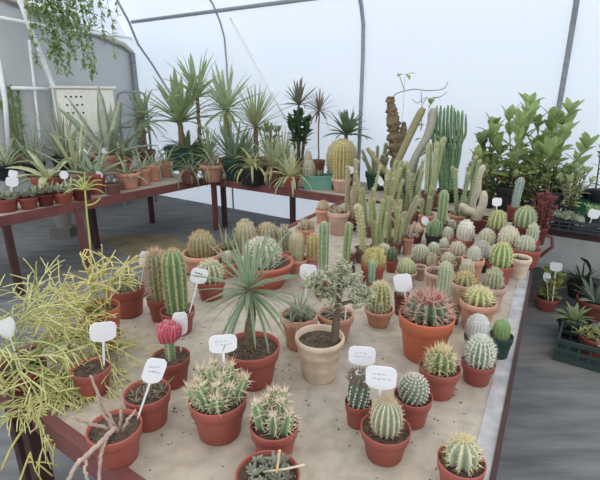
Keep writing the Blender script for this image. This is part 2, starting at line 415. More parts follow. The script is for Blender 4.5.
def Branches(segs, col, name='stems', n=6, noise=.12, jit=0, rough=0):
    """hand-placed tubes: lists of (dx, y, dy, radius px); dx across the view, y the line reached, dy towards the camera."""
    def f(X):
        a = X.to_cam + PI / 2; mb = MB()
        for s in segs:
            pts, rad = [], []
            for dx, y, dy, r in s:
                pts.append(X.spot(dx, y, dy))
                rad.append(X.px(r))
            t = np.linspace(0, 1, len(pts)); tt = np.linspace(0, 1, (len(pts) - 1) * (8 if rough or jit else 4) + 1)
            pts = np.array(pts); pp = np.stack([np.interp(tt, t, pts[:, e]) for e in range(3)], -1)
            if len(pp) > 6:
                for _ in range(2): pp[1:-1] = (pp[:-2] + 2 * pp[1:-1] + pp[2:]) / 4
            rr = np.interp(tt, t, rad)
            if jit: pp[1:-1] += np.array([[X.rng.gauss(0, 1) for _ in 'xyz'] for _ in pp[1:-1]]) * X.px(jit)
            if rough: rr = rr * np.array([1 + X.rng.gauss(0, rough) for _ in rr])
            b0 = len(mb.v); tube(mb, pp, rr, n)
            if rough: mb.v[b0] += np.array([[X.rng.gauss(0, 1) for _ in 'xyz'] for _ in mb.v[b0]], np.float32) * rr.mean() * rough * .6
        return mb.build(name, mat('stalk', col, rough=.75, noise=noise, scale=40, bump=.3), X.root)
    return f
# ------------------------------------------------------------------ special plants
def Rhipsalis(starts, L=24, r=1.3, depth=4, col=(152, 168, 102), tipcol=(192, 192, 124), droop=.35, kids=(2, 3), spread=.75, name='stems', nmax=420):
    def f(X):
        mb = MB(); a_ = X.to_cam + PI / 2; rng = X.rng; cnt = [0]
        ex = np.array([math.cos(a_), math.sin(a_), 0]); ey = np.array([math.cos(X.to_cam), math.sin(X.to_cam), 0]); ez = np.array([0, 0, 1.0])
        def rec(p, d, k, LL):
            if cnt[0] > nmax: return
            cnt[0] += 1
            pts = [p]; q = p.copy(); dd = d.copy()
            for _ in range(5):
                dd = norm(dd - ez * droop * .16 + np.array([rng.gauss(0, .07) for _ in 'xyz'])); q = q + dd * LL / 5
                if q[2] < .012 and np.hypot(q[0], q[1]) < .9 and (q[0] * ey[0] + q[1] * ey[1]) < .22: dd[2] = abs(dd[2]) * .4; q[2] = .012
                pts.append(q.copy())
            t = (depth - k) / depth
            tube(mb, pts, X.px(r) * np.linspace(1.15 - .35 * t, .95 - .35 * t, 6), 5, c=np.linspace(t, min(1, t + .2), 6))
            if k <= 0: return
            for _ in range(rng.randint(*kids)):
                v = norm(dd + spread * np.array([rng.gauss(0, .8), rng.gauss(0, .8), rng.gauss(0, .6)]))
                rec(q, v, k - 1, LL * rng.uniform(.75, 1.05))
        for (sx, sz, sy, k, m) in starts:
            for _ in range(m):
                v = norm(ex * sx + ez * sz + ey * sy + .18 * np.array([rng.gauss(0, 1) for _ in 'xyz']))
                j = rng.uniform(0, 2 * PI); p = np.array([math.cos(j), math.sin(j), 0]) * X.R * .5 * rng.random() + np.array([0, 0, X.zs])
                rec(p, v, k, X.px(L) * rng.uniform(.8, 1.25))
        mb.build(name, mat('thin_stem', col, tipcol, rough=.55, noise=.1), X.root)
    return f

def Jade(trunk, pads, n=16, L=7, W=2.6, col=(116, 128, 96), edge=(206, 186, 168), tcol=(98, 84, 72)):
    """woody trunk and forked limbs, each limb end crowded with stubby pale-tipped leaves."""
    def f(X):
        Branches(trunk, tcol, 'trunk', 8)(X)
        a = X.to_cam + PI / 2; mb = MB()
        for dx, y, dy, rad in pads:
            c = X.spot(dx, y, dy)
            for j in range(n):
                p = c + np.array([X.rng.gauss(0, .45) for _ in 'xyz']) * X.px(rad)
                blade(mb, p, X.rng.uniform(0, 2 * PI), X.rng.uniform(-.2, 1.3), X.px(L) * X.rng.uniform(.6, 1.1), X.px(W) / 2, X.rng.uniform(-.3, .5), 4, .3, 'agave', X.px(1.0))
        mb.build('leaves', mat('leaf', col, edge, rough=.6, noise=.2, scale=30), X.root)
    return f

def Grafted(stem_w, y0, head_w, y1, col, head):
    def f(X):
        Cactus(pw=stem_w, yt=y0, col=col, ribs=4, depth=.28, form='col', rows=7, k=2, L=1.5, name='stem', sub=8)(X)
        b, s = MB(), MB(); z0 = height_at(X.c, y0) - X.z; h = height_at(X.c, y1) - X.z - z0
        for i in range(9):
            a = 2.399 * i; d = X.px(head_w) * .30 * math.sqrt(i / 9)
            ribbed(b, s, X.rng, X.px(head_w) * .22, h * (1 - .3 * i / 9), (d * math.cos(a), d * math.sin(a), z0 - .15 * h), 8, .25, 'globe', (d * .5 * math.cos(a), d * .5 * math.sin(a)), 10, 5, X.px(2.5), 3, X.px(.25))
        o = b.build('grafted_head', mat('red_skin', head, tuple(min(255, q + 40) for q in head), rough=.6, noise=.12), X.root); o['label'] = 'crimson grafted top'
        s.build('spines', mat('spines', (216, 150, 160), rough=.7, noise=.05), o)
    return f

# ------------------------------------------------------------------ surveyed lines of the place
def isect(p, d, q, e):
    A = np.array([[d[0], -e[0]], [d[1], -e[1]]]); t = np.linalg.solve(A, (np.array(q) - np.array(p))[:2]); return np.array(p)[:2] + d[:2] * t[0]
def line(a, b, z=BENCH):
    A, B = at(*a, z), at(*b, z); return A, norm(B - A)
BL0, BD = line((205, 178), (545, 226))             # front edge of the back benches
BN = np.array([-BD[1], BD[0], 0.0]); BN = BN if BN[1] > 0 else -BN
R0, RD = line((493, 480), (543, 215)); L0, LD = line((0, 363), (311, 217)); F0, FD = line((0, 385), (130, 480))
WALL_OFF = .98
W0 = BL0 + BN * WALL_OFF; W0[2] = 0
def wall_pt(x, y, off=0.0): return on_plane(x, y, W0 - BN * off, BN)
corner = wall_pt(138, 100); corner[2] = 0
GD = -BN                                           # along the gable, towards the viewer
GN = BD.copy()                                     # gable's inward normal
def gable_pt(x, y, off=0.0): return on_plane(x, y, corner + GN * off, GN)
EAVE = height_at(wall_pt(138, 46), 46)
def panel_z(d): return EAVE + .30 * d - .022 * d * d if d > 0 else EAVE      # sloping top of the grey gable panel
PROF = [(0, 2.15), (.02, 2.35), (.08, 2.52), (.2, 2.72), (.42, 2.92), (.8, 3.13), (1.3, 3.31), (1.9, 3.46), (2.6, 3.57), (3.3, 3.62)]
def roof_z(d): return float(np.interp(d, [a for a, b in PROF], [b for a, b in PROF]))

# ------------------------------------------------------------------ setting
def floor_mat():
    m = bpy.data.materials.new('weed_mat'); m.use_nodes = True; N = m.node_tree.nodes; K = m.node_tree.links
    b = N['Principled BSDF']; b.inputs['Roughness'].default_value = .85; b.inputs['Specular IOR Level'].default_value = .25
    tc = N.new('ShaderNodeTexCoord')
    def noise(s, d=5, st=None):
        n = N.new('ShaderNodeTexNoise'); n.inputs['Scale'].default_value = s; n.inputs['Detail'].default_value = d
        if st:
            mp = N.new('ShaderNodeMapping'); mp.inputs['Scale'].default_value = st; mp.inputs['Rotation'].default_value = (0, 0, .55)
            K.new(tc.outputs['Object'], mp.inputs[0]); K.new(mp.outputs[0], n.inputs['Vector'])
        else: K.new(tc.outputs['Object'], n.inputs['Vector'])
        return n
    n1, n2, n3 = noise(.9, 3), noise(7, 6, (.35, 1.6, 1)), noise(2.3, 4)
    def ramp(src, a, c1, bb, c2):
        r = N.new('ShaderNodeValToRGB'); r.color_ramp.elements[0].position = a; r.color_ramp.elements[0].color = c1
        r.color_ramp.elements[1].position = bb; r.color_ramp.elements[1].color = c2; K.new(src.outputs[0], r.inputs[0]); return r
    base = ramp(n2, .3, lin((98, 101, 104)), .75, lin((132, 134, 135)))
    sand = ramp(n1, .5, (0, 0, 0, 1), .72, (1, 1, 1, 1)); sand2 = ramp(n3, .35, (0, 0, 0, 1), .7, (1, 1, 1, 1))
    mu = N.new('ShaderNodeMath'); mu.operation = 'MULTIPLY'; K.new(sand.outputs[0], mu.inputs[0]); K.new(sand2.outputs[0], mu.inputs[1])
    mx = N.new('ShaderNodeMix'); mx.data_type = 'RGBA'; mx.inputs[7].default_value = lin((152, 142, 122)); K.new(mu.outputs[0], mx.inputs[0]); K.new(base.outputs[0], mx.inputs[6])
    K.new(mx.outputs[2], b.inputs['Base Color'])
    bp = N.new('ShaderNodeBump'); bp.inputs['Strength'].default_value = .5; bp.inputs['Distance'].default_value = .03; K.new(n2.outputs[0], bp.inputs['Height']); K.new(bp.outputs[0], b.inputs['Normal'])
    return m
def sheet_mat():
    m = bpy.data.materials.new('greenhouse_film'); m.use_nodes = True; N = m.node_tree.nodes; K = m.node_tree.links
    N.remove(N['Principled BSDF'])
    d = N.new('ShaderNodeBsdfDiffuse'); t = N.new('ShaderNodeBsdfTranslucent'); g = N.new('ShaderNodeBsdfGlossy'); g.inputs['Roughness'].default_value = .45
    d.inputs['Color'].default_value = lin((226, 232, 240)); t.inputs['Color'].default_value = lin((228, 238, 252))
    x = N.new('ShaderNodeMixShader'); x.inputs[0].default_value = .6; y = N.new('ShaderNodeMixShader'); y.inputs[0].default_value = .04
    K.new(d.outputs[0], x.inputs[1]); K.new(t.outputs[0], x.inputs[2]); K.new(x.outputs[0], y.inputs[1]); K.new(g.outputs[0], y.inputs[2]); K.new(y.outputs[0], N['Material Output'].inputs[0])
    tc = N.new('ShaderNodeTexCoord'); n = N.new('ShaderNodeTexNoise'); n.inputs['Scale'].default_value = 2.2; n.inputs['Detail'].default_value = 5
    mp = N.new('ShaderNodeMapping'); mp.inputs['Scale'].default_value = (3.0, 3.0, .5); K.new(tc.outputs['Object'], mp.inputs[0]); K.new(mp.outputs[0], n.inputs['Vector'])
    bp = N.new('ShaderNodeBump'); bp.inputs['Strength'].default_value = .35; bp.inputs['Distance'].default_value = .05
    K.new(n.outputs['Fac'], bp.inputs['Height']); K.new(bp.outputs[0], d.inputs['Normal']); K.new(bp.outputs[0], t.inputs['Normal'])
    return m

mb = MB(); box(mb, (-9, -4, -.08), (9, 12, 0)); fl = mb.build('floor', floor_mat(), smooth=False); tag(fl, kind='structure')
def sand_patch(px, py, rx, ry, seed, label):
    rng = random.Random(seed); c = at(px, py, 0); m = MB(); v = [(0, 0, .012)]; n = 40; ph = [rng.uniform(0, 6.28) for _ in range(3)]
    for k, h in ((.5, .010), (1, .001)):
        for i in range(n):
            a = 2 * PI * i / n; q = k * (1 + .16 * math.sin(2 * a + ph[0]) + .12 * math.sin(5 * a + ph[1]) + .06 * math.sin(9 * a + ph[2]))
            v.append(tuple(BD[:2] * rx * q * math.cos(a) + BN[:2] * ry * q * math.sin(a)) + (h,))
    m.add(v, tris=[(0, 1 + i, 1 + (i + 1) % n) for i in range(n)], quads=[(1 + i, 1 + n + i, 1 + n + (i + 1) % n, 1 + (i + 1) % n) for i in range(n)])
    o = m.build('sand', mat('sand', (132, 122, 98), (120, 112, 96), rough=1, noise=.16, scale=5, bump=.4)); o.location = (c[0], c[1], .0006); tag(o, label, 'sand', kind='stuff')
sand_patch(165, 250, .75, .42, 3, 'brown sandy patch on the grey ground mat behind the central bench')
sand_patch(232, 199, .55, .22, 5, 'brown sandy strip on the ground under the film wall bench')
# film wall and the first run of the roof, one sheet over the hoops
mb = MB(); prof = [(0, 0), (0, .7), (0, 1.4), (0, 1.9)] + PROF[:7]
ss = np.linspace(0, 9.0, 40); v = []
for k, (d, z) in enumerate(prof):
    for s in ss: v.append(corner + BD * s - BN * d + np.array([0, 0, z]))
mb.add(v, quads=grid_faces(len(prof), len(ss), False))
wb = mb.build('wall_back', sheet_mat()); tag(wb, kind='structure')
# gable wall panel under the roof curve
mb = MB(); ds = [0.0] + list(np.linspace(.09, 4.2, 20)); v = []
for off in (0, -.05):
    for d in ds:
        p = corner + GD * d + GN * off; v += [p, p + np.array([0, 0, (panel_z(d) if d else EAVE - .1) - .035])]
n = len(ds); q = []
for i in range(n - 1):
    a = 2 * i; q += [(a, a + 2, a + 3, a + 1), (2 * n + a, 2 * n + a + 1, 2 * n + a + 3, 2 * n + a + 2), (a + 1, a + 3, 2 * n + a + 3, 2 * n + a + 1)]
mb.add(v, quads=q)
wl = mb.build('wall_left', mat('gable_panel', (190, 194, 196), rough=.7, noise=.05, scale=1.2), smooth=False); tag(wl, kind='structure')
# film closing the gable above the panel
mb = MB(); v = []
for d in np.linspace(0.0, 3.3, 16):
    p = corner + GD * d; v += [p + np.array([0, 0, max(panel_z(d) - .12, 0)]), p + np.array([0, 0, max(roof_z(d), panel_z(d))])]
mb.add(v, quads=[(2 * i, 2 * i + 2, 2 * i + 3, 2 * i + 1) for i in range(15)])
we = mb.build('wall_end', sheet_mat(), smooth=False); tag(we, kind='structure')
STEEL, PALE, DARKM = mat('galvanised_steel', (146, 152, 158), rough=.45, noise=.08), mat('pale_tube', (238, 240, 242), rough=.4, noise=.04), mat('dark_post', (136, 140, 144), rough=.6)
_trim = [0]
def trim(pts, r, m, n=8):
    _trim[0] += 1; t = MB(); tube(t, pts, r, n); return tag(t.build(f'trim_{_trim[0]}', m), kind='structure')
def hoop(x, y, r, m, off=.03, lo=0.0):
    p = wall_pt(x, y); s = float(np.dot(p - corner, BD)); b = corner + BD * s
    pts = [b - BN * off + np.array([0, 0, lo]), b - BN * off + np.array([0, 0, 1.2]), b - BN * off + np.array([0, 0, 2.0])]
    pts += [b - BN * (d + off) + np.array([0, 0, roof_z(d) - .01]) for d in (.02, .08, .2, .42, .8, 1.2)]
    return trim(pts, r, m)
hoop(228, 60, .012, STEEL); hoop(364, 60, .022, STEEL); hoop(569, 50, .024, DARKM)
b = corner + GN * .05 - BN * .05
trim([b, b + np.array([0, 0, EAVE - .1])], .042, DARKM)
trim([b + np.array([0, 0, EAVE - .1])] + [b - BN * d + np.array([0, 0, panel_z(d) - .03]) for d in np.linspace(.12, 3.2, 10)], .035, mat('dun_beam', (196, 188, 176), rough=.7))
# hoop standing a little inside the corner and two braces lying on the film
trim([wall_pt(117, 0, .62), wall_pt(129, 22, .42), wall_pt(138, 44, .2), wall_pt(152, 64, .05), wall_pt(168, 90, .04), wall_pt(186, 120, .04)], .016, STEEL)
trim([wall_pt(230, 18, .12), wall_pt(248, 50, .04), wall_pt(274, 98, .03), wall_pt(292, 130, .03)], .012, PALE)
q0, q1 = wall_pt(132, 22, .2), wall_pt(300, 0, .2)
trim([q0, q1, q1 + (q1 - q0) * 2.2], .024, STEEL)
# translucent strip added to dim the film wall below the shrub bench
s0 = float(np.dot(wall_pt(470, 232) - corner, BD)); mb = MB(); p0 = corner + BD * s0 - BN * .05
beam(mb, p0, corner + BD * 9 - BN * .05, .06, .52, .52); tag(mb.build('dim_strip_back', mat('dim_film', (226, 225, 220), rough=.9, noise=.08, scale=5, trans=.6), smooth=False), kind='structure')
# gable framing tubes
trim([gable_pt(-14, 15, .1), gable_pt(45, 26, .1), gable_pt(138, 39, .06)], .022, PALE)
trim([gable_pt(18, -4, .25), gable_pt(30, 28, .22), gable_pt(44, 62, .2), gable_pt(53, 86, .18), gable_pt(56, 104, .18), gable_pt(58, 122, .18), gable_pt(60, 160, .18)], .03, PALE)
trim([gable_pt(29, 40, .08), gable_pt(38, 120, .08), gable_pt(42, 160, .08)], .018, PALE)
trim([gable_pt(11, 88, .1), gable_pt(53, 89, .1)], .024, PALE)
trim([gable_pt(-2, 60, .1), gable_pt(5, 100, .1), gable_pt(9, 150, .1)], .03, PALE)

# ------------------------------------------------------------------ benches
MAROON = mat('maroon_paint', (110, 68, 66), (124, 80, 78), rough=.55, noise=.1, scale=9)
MAROOND = mat('maroon_paint', (66, 44, 44), rough=.6, noise=.12, scale=9)  # darker copy of the maroon: shade put into most legs' colour, also dark rails
def mat_top():
    m = bpy.data.materials.new('sandy_matting'); m.use_nodes = True; N = m.node_tree.nodes; K = m.node_tree.links
    b = N['Principled BSDF']; b.inputs['Roughness'].default_value = .95; b.inputs['Specular IOR Level'].default_value = .15
    tc = N.new('ShaderNodeTexCoord'); outs = []
    for s, d in ((3.2, 6), (22, 6), (120, 2), (9, 3)):
        n = N.new('ShaderNodeTexNoise'); n.inputs['Scale'].default_value = s; n.inputs['Detail'].default_value = d; K.new(tc.outputs['Object'], n.inputs['Vector']); outs.append(n.outputs['Fac'])
    r1 = N.new('ShaderNodeValToRGB'); e = r1.color_ramp.elements
    e[0].position = .34; e[0].color = lin((172, 167, 158)); e[1].position = .68; e[1].color = lin((181, 172, 156)); K.new(outs[0], r1.inputs[0])
    r2 = N.new('ShaderNodeValToRGB'); e = r2.color_ramp.elements
    e[0].position = .25; e[0].color = (.78, .76, .74, 1); e[1].position = .6; e[1].color = (1.06, 1.05, 1.04, 1); K.new(outs[1], r2.inputs[0])
    r3 = N.new('ShaderNodeValToRGB'); e = r3.color_ramp.elements
    e[0].position = .2; e[0].color = (.5, .47, .44, 1); e[1].position = .27; e[1].color = (1, 1, 1, 1); K.new(outs[2], r3.inputs[0])
    p = r1.outputs[0]
    for q in (r2, r3):
        x = N.new('ShaderNodeMix'); x.data_type = 'RGBA'; x.blend_type = 'MULTIPLY'; x.inputs[0].default_value = 1; K.new(p, x.inputs[6]); K.new(q.outputs[0], x.inputs[7]); p = x.outputs[2]
    K.new(p, b.inputs['Base Color'])
    bp = N.new('ShaderNodeBump'); bp.inputs['Strength'].default_value = .4; bp.inputs['Distance'].default_value = .01; K.new(outs[1], bp.inputs['Height']); K.new(bp.outputs[0], b.inputs['Normal'])
    return m
TOPM = mat_top()
def poly_slab(mb, pts, z0, z1):
    n = len(pts); v = [(p[0], p[1], z1) for p in pts] + [(p[0], p[1], z0) for p in pts]
    mb.add(v, tris=[(0, i, i + 1) for i in range(1, n - 1)] + [(n, n + i + 1, n + i) for i in range(1, n - 1)], quads=[(i, n + i, n + (i + 1) % n, (i + 1) % n) for i in range(n)])
def bench(name, label, corners, rails, legs, rw=.035, rh=.07, lip=.012, inset=.0):
    """corners: outline of the top, counter-clockwise; rails: edges carrying an angle-iron rail; legs: points."""
    z = BENCH; c0 = np.mean([np.append(np.array(c)[:2], 0) for c in corners], axis=0)
    root = empty(name, c0); tag(root, label, 'bench')
    P_ = [np.append(np.array(c)[:2], z) - c0 for c in corners]
    m = MB(); poly_slab(m, P_, z - .03, z); m.build('bench_top', TOPM, root, smooth=False)
    for i, j in rails:
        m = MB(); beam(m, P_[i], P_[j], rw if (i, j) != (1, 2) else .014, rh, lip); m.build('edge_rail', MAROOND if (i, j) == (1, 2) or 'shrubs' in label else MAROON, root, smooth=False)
    for p, mt in legs:
        m = MB(); p = np.append(np.array(p)[:2], 0) - c0
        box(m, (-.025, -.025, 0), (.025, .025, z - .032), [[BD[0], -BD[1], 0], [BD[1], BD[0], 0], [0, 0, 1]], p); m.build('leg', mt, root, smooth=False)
    return root, c0
fl_, fr = isect(L0, LD, F0, FD), isect(R0, RD, F0, FD)
bl, br = isect(L0, LD, BL0, BD) , isect(R0, RD, BL0, BD)
gap = BN[:2] * .035
bl, br = bl - gap, br - gap
fd, rd2, ld2 = FD[:2], RD[:2], LD[:2]
main, mc = bench('display_bench', 'long central display bench with sandy matting and maroon iron edge crowded with potted cacti', [fl_, fr, br, bl], [(0, 1), (1, 2), (3, 0)],
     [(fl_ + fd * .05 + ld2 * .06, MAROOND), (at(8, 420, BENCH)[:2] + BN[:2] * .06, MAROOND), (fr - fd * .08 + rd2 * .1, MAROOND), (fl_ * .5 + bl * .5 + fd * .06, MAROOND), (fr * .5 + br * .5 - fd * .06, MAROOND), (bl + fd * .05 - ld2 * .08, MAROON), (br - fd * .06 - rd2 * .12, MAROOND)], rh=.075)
m = MB(); a0, a1 = np.append(fr - fd * .034, BENCH) - mc, np.append(br - fd * .034, BENCH) - mc
beam(m, a0, a1, .05, .003, .0032); o = m.build('plastic_strip', mat('pale_strip', (168, 169, 172), rough=.8, noise=.14, scale=18), main, smooth=False); o['label'] = 'pale grey strip along the edge'
m = MB(); a1 = np.append(br + (fr - br) * .06, BENCH) - mc; e = np.append(fd, 0)
tube(m, [a1 + e * .02 + np.array([0, 0, .0]), a1 + e * .09 + np.array([0, 0, -.02]), a1 + e * .10 + np.array([0, 0, -.09]), a1 + e * .05 + np.array([0, 0, -.15]), a1 + e * .03 + np.array([0, 0, -.18])], .012, 8); m.build('bracket', MAROON, main)
# back bench (two runs of table) and the bench along the gable
ca = isect(BL0, BD, *line((0, 220), (200, 180)))
Tdir = norm(at(0, 218, BENCH) - np.append(ca, BENCH))[:2]; Tn = np.array([-Tdir[1], Tdir[0]]); Tn = Tn if Tn[0] < 0 else -Tn
b2 = BN[:2] * (WALL_OFF - .12); e350 = at(347, 198, BENCH)[:2] + BD[:2] * .05
m0 = ca + Tn * .92
back, bc = bench('staging_bench', 'maroon iron bench along the film wall holding yuccas and spider plants', [ca + BD[:2] * .01, e350, e350 + b2, ca + b2 + BD[:2] * .01], [(0, 1)],
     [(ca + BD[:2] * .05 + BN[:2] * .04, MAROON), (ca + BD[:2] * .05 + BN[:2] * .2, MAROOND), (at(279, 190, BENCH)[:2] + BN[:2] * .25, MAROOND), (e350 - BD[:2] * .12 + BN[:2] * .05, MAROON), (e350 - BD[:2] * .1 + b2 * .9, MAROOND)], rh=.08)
e2 = e350 + BD[:2] * .02; e3 = BL0[:2] + BD[:2] * (np.dot(e350 - BL0[:2], BD[:2]) + 3.6)
right, rc = bench('staging_bench', 'maroon edged bench carrying leafy shrubs and seed trays behind the cacti', [e2, e3, e3 + b2, e2 + b2], [(0, 1)],
     [(e2 + BD[:2] * .1 + b2 * .9, MAROOND), (e3 - BD[:2] * .1 + BN[:2] * .05, MAROOND), (e3 - BD[:2] * .1 + b2 * .9, MAROOND), (BL0[:2] + BD[:2] * 3.05 + b2 * .92, MAROOND)], rh=.075)
f0 = ca + Tdir * 2.9
left, lc = bench('staging_bench', 'maroon railed bench in front of the grey gable lined with agave pots', [ca, ca + Tn * .92, f0 + Tn * .92, f0], [(3, 0)],
     [(at(80, 205, BENCH)[:2] + Tn * .05, MAROON), (at(8, 222, BENCH)[:2] + Tn * .05, MAROOND), (at(119, 197, BENCH)[:2] + Tn * .55, MAROOND), (at(127, 196, BENCH)[:2] + Tn * .75, MAROOND), (f0 - Tdir * .1 + Tn * .85, MAROOND), (ca + Tdir * .25 + Tn * .85, MAROOND)], rh=.085)

# ------------------------------------------------------------------ cabinet and tube frame beside the gable
def cabinet():
    cx = gable_pt(88, 110, .42); up = height_at(cx, 86); k = ppm(np.array([cx[0], cx[1], up])); w = 55 / k; d = .32
    fdir = norm(np.array([-cx[0] + 2.6, -cx[1], 0])); sd = np.array([-fdir[1], fdir[0], 0])
    root = empty('electrical_cabinet', (cx[0], cx[1], 0), math.atan2(-sd[1], -sd[0])); tag(root, 'cream metal cabinet with rows of vent holes standing against the grey gable', 'cabinet')
    cream = mat('cream_paint', (252, 248, 240), rough=.5, noise=.03)
    m = MB(); box(m, (-w / 2, -d, .78), (w / 2, 0, up - .03)); m.build('body', mat('cream_paint', (214, 210, 202), rough=.55, noise=.03), root, smooth=False)  # greyer cream than the door: shade of the left side put into colour
    for lx in (-w / 2 + .03, w / 2 - .03):
        for ly in (-d + .03, -.03):
            m = MB(); box(m, (lx - .02, ly - .02, 0), (lx + .02, ly + .02, .779)); m.build('leg', DARKM, root, smooth=False)
    m = MB(); box(m, (-w / 2 - .03, -d - .03, up - .03), (w / 2 + .03, .045, up)); m.build('lid', cream, root, smooth=False)
    m = MB(); box(m, (-w / 2 + .015, .0005, .8), (w / 2 - .015, .018, up - .05)); dr = m.build('door', cream, root, smooth=False)
    for r in range(3):
        for c in range(4):
            m = MB(); x = w / 2 - w * (.15 + .085 * c); z = up - .14 - .105 * r
            tube(m, [(x, .016, z), (x, .0195, z)], .015, 8); m.build('vent_hole', mat('vent_dark', (70, 72, 70), rough=.8), dr)
    m = MB(); box(m, (-w * .40, .018, up * .62), (-w * .36, .035, up * .68)); m.build('latch', mat('latch', (90, 90, 88), rough=.4), dr, smooth=False)
cabinet()
def tube_frame():
    c = wall_pt(134, 120, .5); k = ppm(np.array([c[0], c[1], 1.5])); root = empty('tube_frame', (c[0], c[1], 0)); tag(root, 'bent grey steel tube frame standing behind the small yucca beside the cabinet', 'frame')
    ex = norm(np.array([-c[1], c[0], 0])) * -1; w = 13.5 / k; zt = height_at(c, 92)
    m = MB(); pts = [-ex * w, -ex * w + np.array([0, 0, zt - .12]), -ex * w * .9 + np.array([0, 0, zt - .03]), -ex * w * .6 + np.array([0, 0, zt]), ex * w * .6 + np.array([0, 0, zt]), ex * w * .9 + np.array([0, 0, zt - .03]), ex * w + np.array([0, 0, zt - .12]), ex * w]
    tube(m, pts, .018, 8); m.build('hoop_tube', STEEL, root)
    m = MB(); tube(m, [-ex * w + np.array([0, 0, zt - .5]), ex * w + np.array([0, 0, zt - .5])], .014, 8); m.build('cross_tube', STEEL, root)
tube_frame()
# ------------------------------------------------------------------ central bench: near rows
GB = 'potted cacti on the central bench'
def cac(key, label, cx, yr, w, yb, pot, *pl, name='potted_cactus', cat='cactus', **k): return P(key, name, label, cat, cx, yr, w, yb, pot, *pl, group=k.pop('group', GB), **k)
cac('f1', 'grey-green ribbed ball cactus in red pot with white tag, before the silvery ball cactus', 383, 427, 50, 467, 'red', Cactus(34, 395, col=(128, 142, 112), crest=(214, 206, 172), ribs=15, depth=.2, rows=9, L=3.5, k=4, w=.28, topn=14, spine=SPT))
cac('f2', 'small dark green cylinder cactus with brown hairy crown in a small red pot', 357, 401, 27, 430, 'red', Cactus(23, 370, col=(86, 104, 82), crest=(112, 126, 104), ribs=11, depth=.14, form='col', rows=9, L=2.0, k=9, w=.5, twist=.6, spine=(222, 222, 214), spine_top=((140, 106, 100), 160, 8, .9)))
cac('f3', 'silvery spiralled ball cactus with pink tip in red pot', 410, 395, 38, 430, 'red', Cactus(30, 372, col=(112, 130, 106), crest=(140, 152, 130), ribs=16, depth=.14, rows=10, L=2.2, k=9, w=.42, twist=.7, spine=(226, 220, 210), spine_top=((198, 120, 124), 14, 3, .25)))
cac('f4', 'bristly green cactus with long straw spines in red pot before the big orange pot', 436, 366, 41, 401, 'red', Cactus(28, 344, col=(104, 124, 78), ribs=10, depth=.34, rows=6, L=8, k=5, w=.38, topn=14, spine=(222, 206, 160), spread=1.0), Cactus(14, 354, dx=-7, dy=4, col=(104, 124, 78), ribs=8, depth=.3, rows=4, L=7, k=4, w=.35, spine=(222, 206, 160), name='offset'))
cac('f5', 'round white-spined green cactus in red pot in front of the white woolly ball', 475, 361, 33, 387, 'red', Cactus(28, 333, col=(116, 140, 108), crest=(218, 222, 206), ribs=16, depth=.15, rows=9, L=4.5, k=7, w=.28, topn=12, spine=(232, 232, 220)))
cac('f6', 'pale green deeply ribbed cactus with yellow crown spines in red pot nearest the bench corner', 456, 460, 47, 500, 'red', Cactus(34, 434, col=(138, 154, 122), crest=(206, 206, 172), ribs=9, depth=.36, rows=6, L=7, k=5, w=.42, topn=22, spine=(226, 212, 164)))
cac('f7', 'wide red pot crammed with green stems bristling with straw coloured spines', 221, 396, 58, 446, 'red', Clump(14, 76, 366, 14, col=(120, 146, 100), ribs=5, depth=.5, L=10, k=3, rows=5, w=.62, out=1.7, hvar=.6, form='globe', spine=(222, 206, 176)))
cac('f8', 'red pot of upright spiny green stems in front of the wide bristling pot', 275, 423, 49, 466, 'red', Clump(7, 58, 394, 14, col=(112, 140, 96), ribs=5, depth=.5, L=10, k=3, rows=5, w=.62, out=1.5, hvar=.5, form='globe', spine=(226, 208, 182)), Clump(3, 20, 402, 9, col=(88, 78, 78), L=4, k=2))
P('f9', 'potted_succulent', 'red pot of low grey-green succulents with a wooden stick, cut by the bench front', 'succulent', 269, 474, 65, 525, 'red', Tufts(17, 52, 11, 4.5, 8, (116, 126, 106), (150, 152, 134), thick=1.6, kind='agave', hh=6), group=GB)
cac('f10', 'big orange terracotta pot with dark barrel cactus crowned by red spines', 422, 314, 54, 365, 'orange', Cactus(44, 286, col=(88, 110, 84), crest=(130, 138, 108), ribs=13, depth=.36, rows=6, L=11, k=5, w=.42, topn=0, spine=(206, 168, 150), spread=1.0, spine_top=((182, 88, 98), 110, 8, .62)))
P('f11', 'potted_succulent', 'weathered cream clay pot with a knotted woody succulent bearing pale tipped leaves', 'succulent', 319, 336, 49, 386, 'beige',
  Jade([[(14, None, 4, 4.6), (16, 328, 4, 4), (17, 312, 3, 3.2), (20, 296, 1, 2.6), (18, 280, 0, 2)], [(17, 306, 2, 2.2), (28, 302, 2, 1.8), (40, 300, 2, 1.5)], [(18, 292, 1, 1.8), (4, 290, 4, 1.6), (-4, 286, 6, 1.3)], [(18, 288, 0, 1.8), (32, 284, -4, 1.4)]],
       [(18, 276, 0, 15), (5, 290, 4, 15), (-8, 284, 6, 9), (30, 282, -4, 14), (38, 300, 2, 12), (46, 294, 4, 9), (14, 300, 8, 10), (24, 270, -4, 10), (10, 280, 6, 12)], 58, 7, 2.8, (100, 140, 72), (216, 204, 184)), group=GB, style='bands')
P('f12', 'potted_succulent', 'terracotta clay pot of feathery grey-green shoots behind the cream clay pot', 'succulent', 299, 314, 37, 352, 'terra', Rosette(54, 32, 3.2, (.2, 1.5), (.2, .9), col=(138, 150, 122), edge=(168, 172, 150), kind='taper'), Tufts(8, 40, 12, 2.4, 8, (138, 148, 122), (180, 176, 160)), group=GB, style='clay')
P('f13', 'potted_succulent', 'clay pot of curling grey stems half hidden behind the cream clay pot', 'succulent', 335, 313, 36, 346, 'terra', Rosette(18, 20, 2.4, (.1, 1.3), (.5, 1.5), col=(150, 146, 126)), group=GB, style='clay')
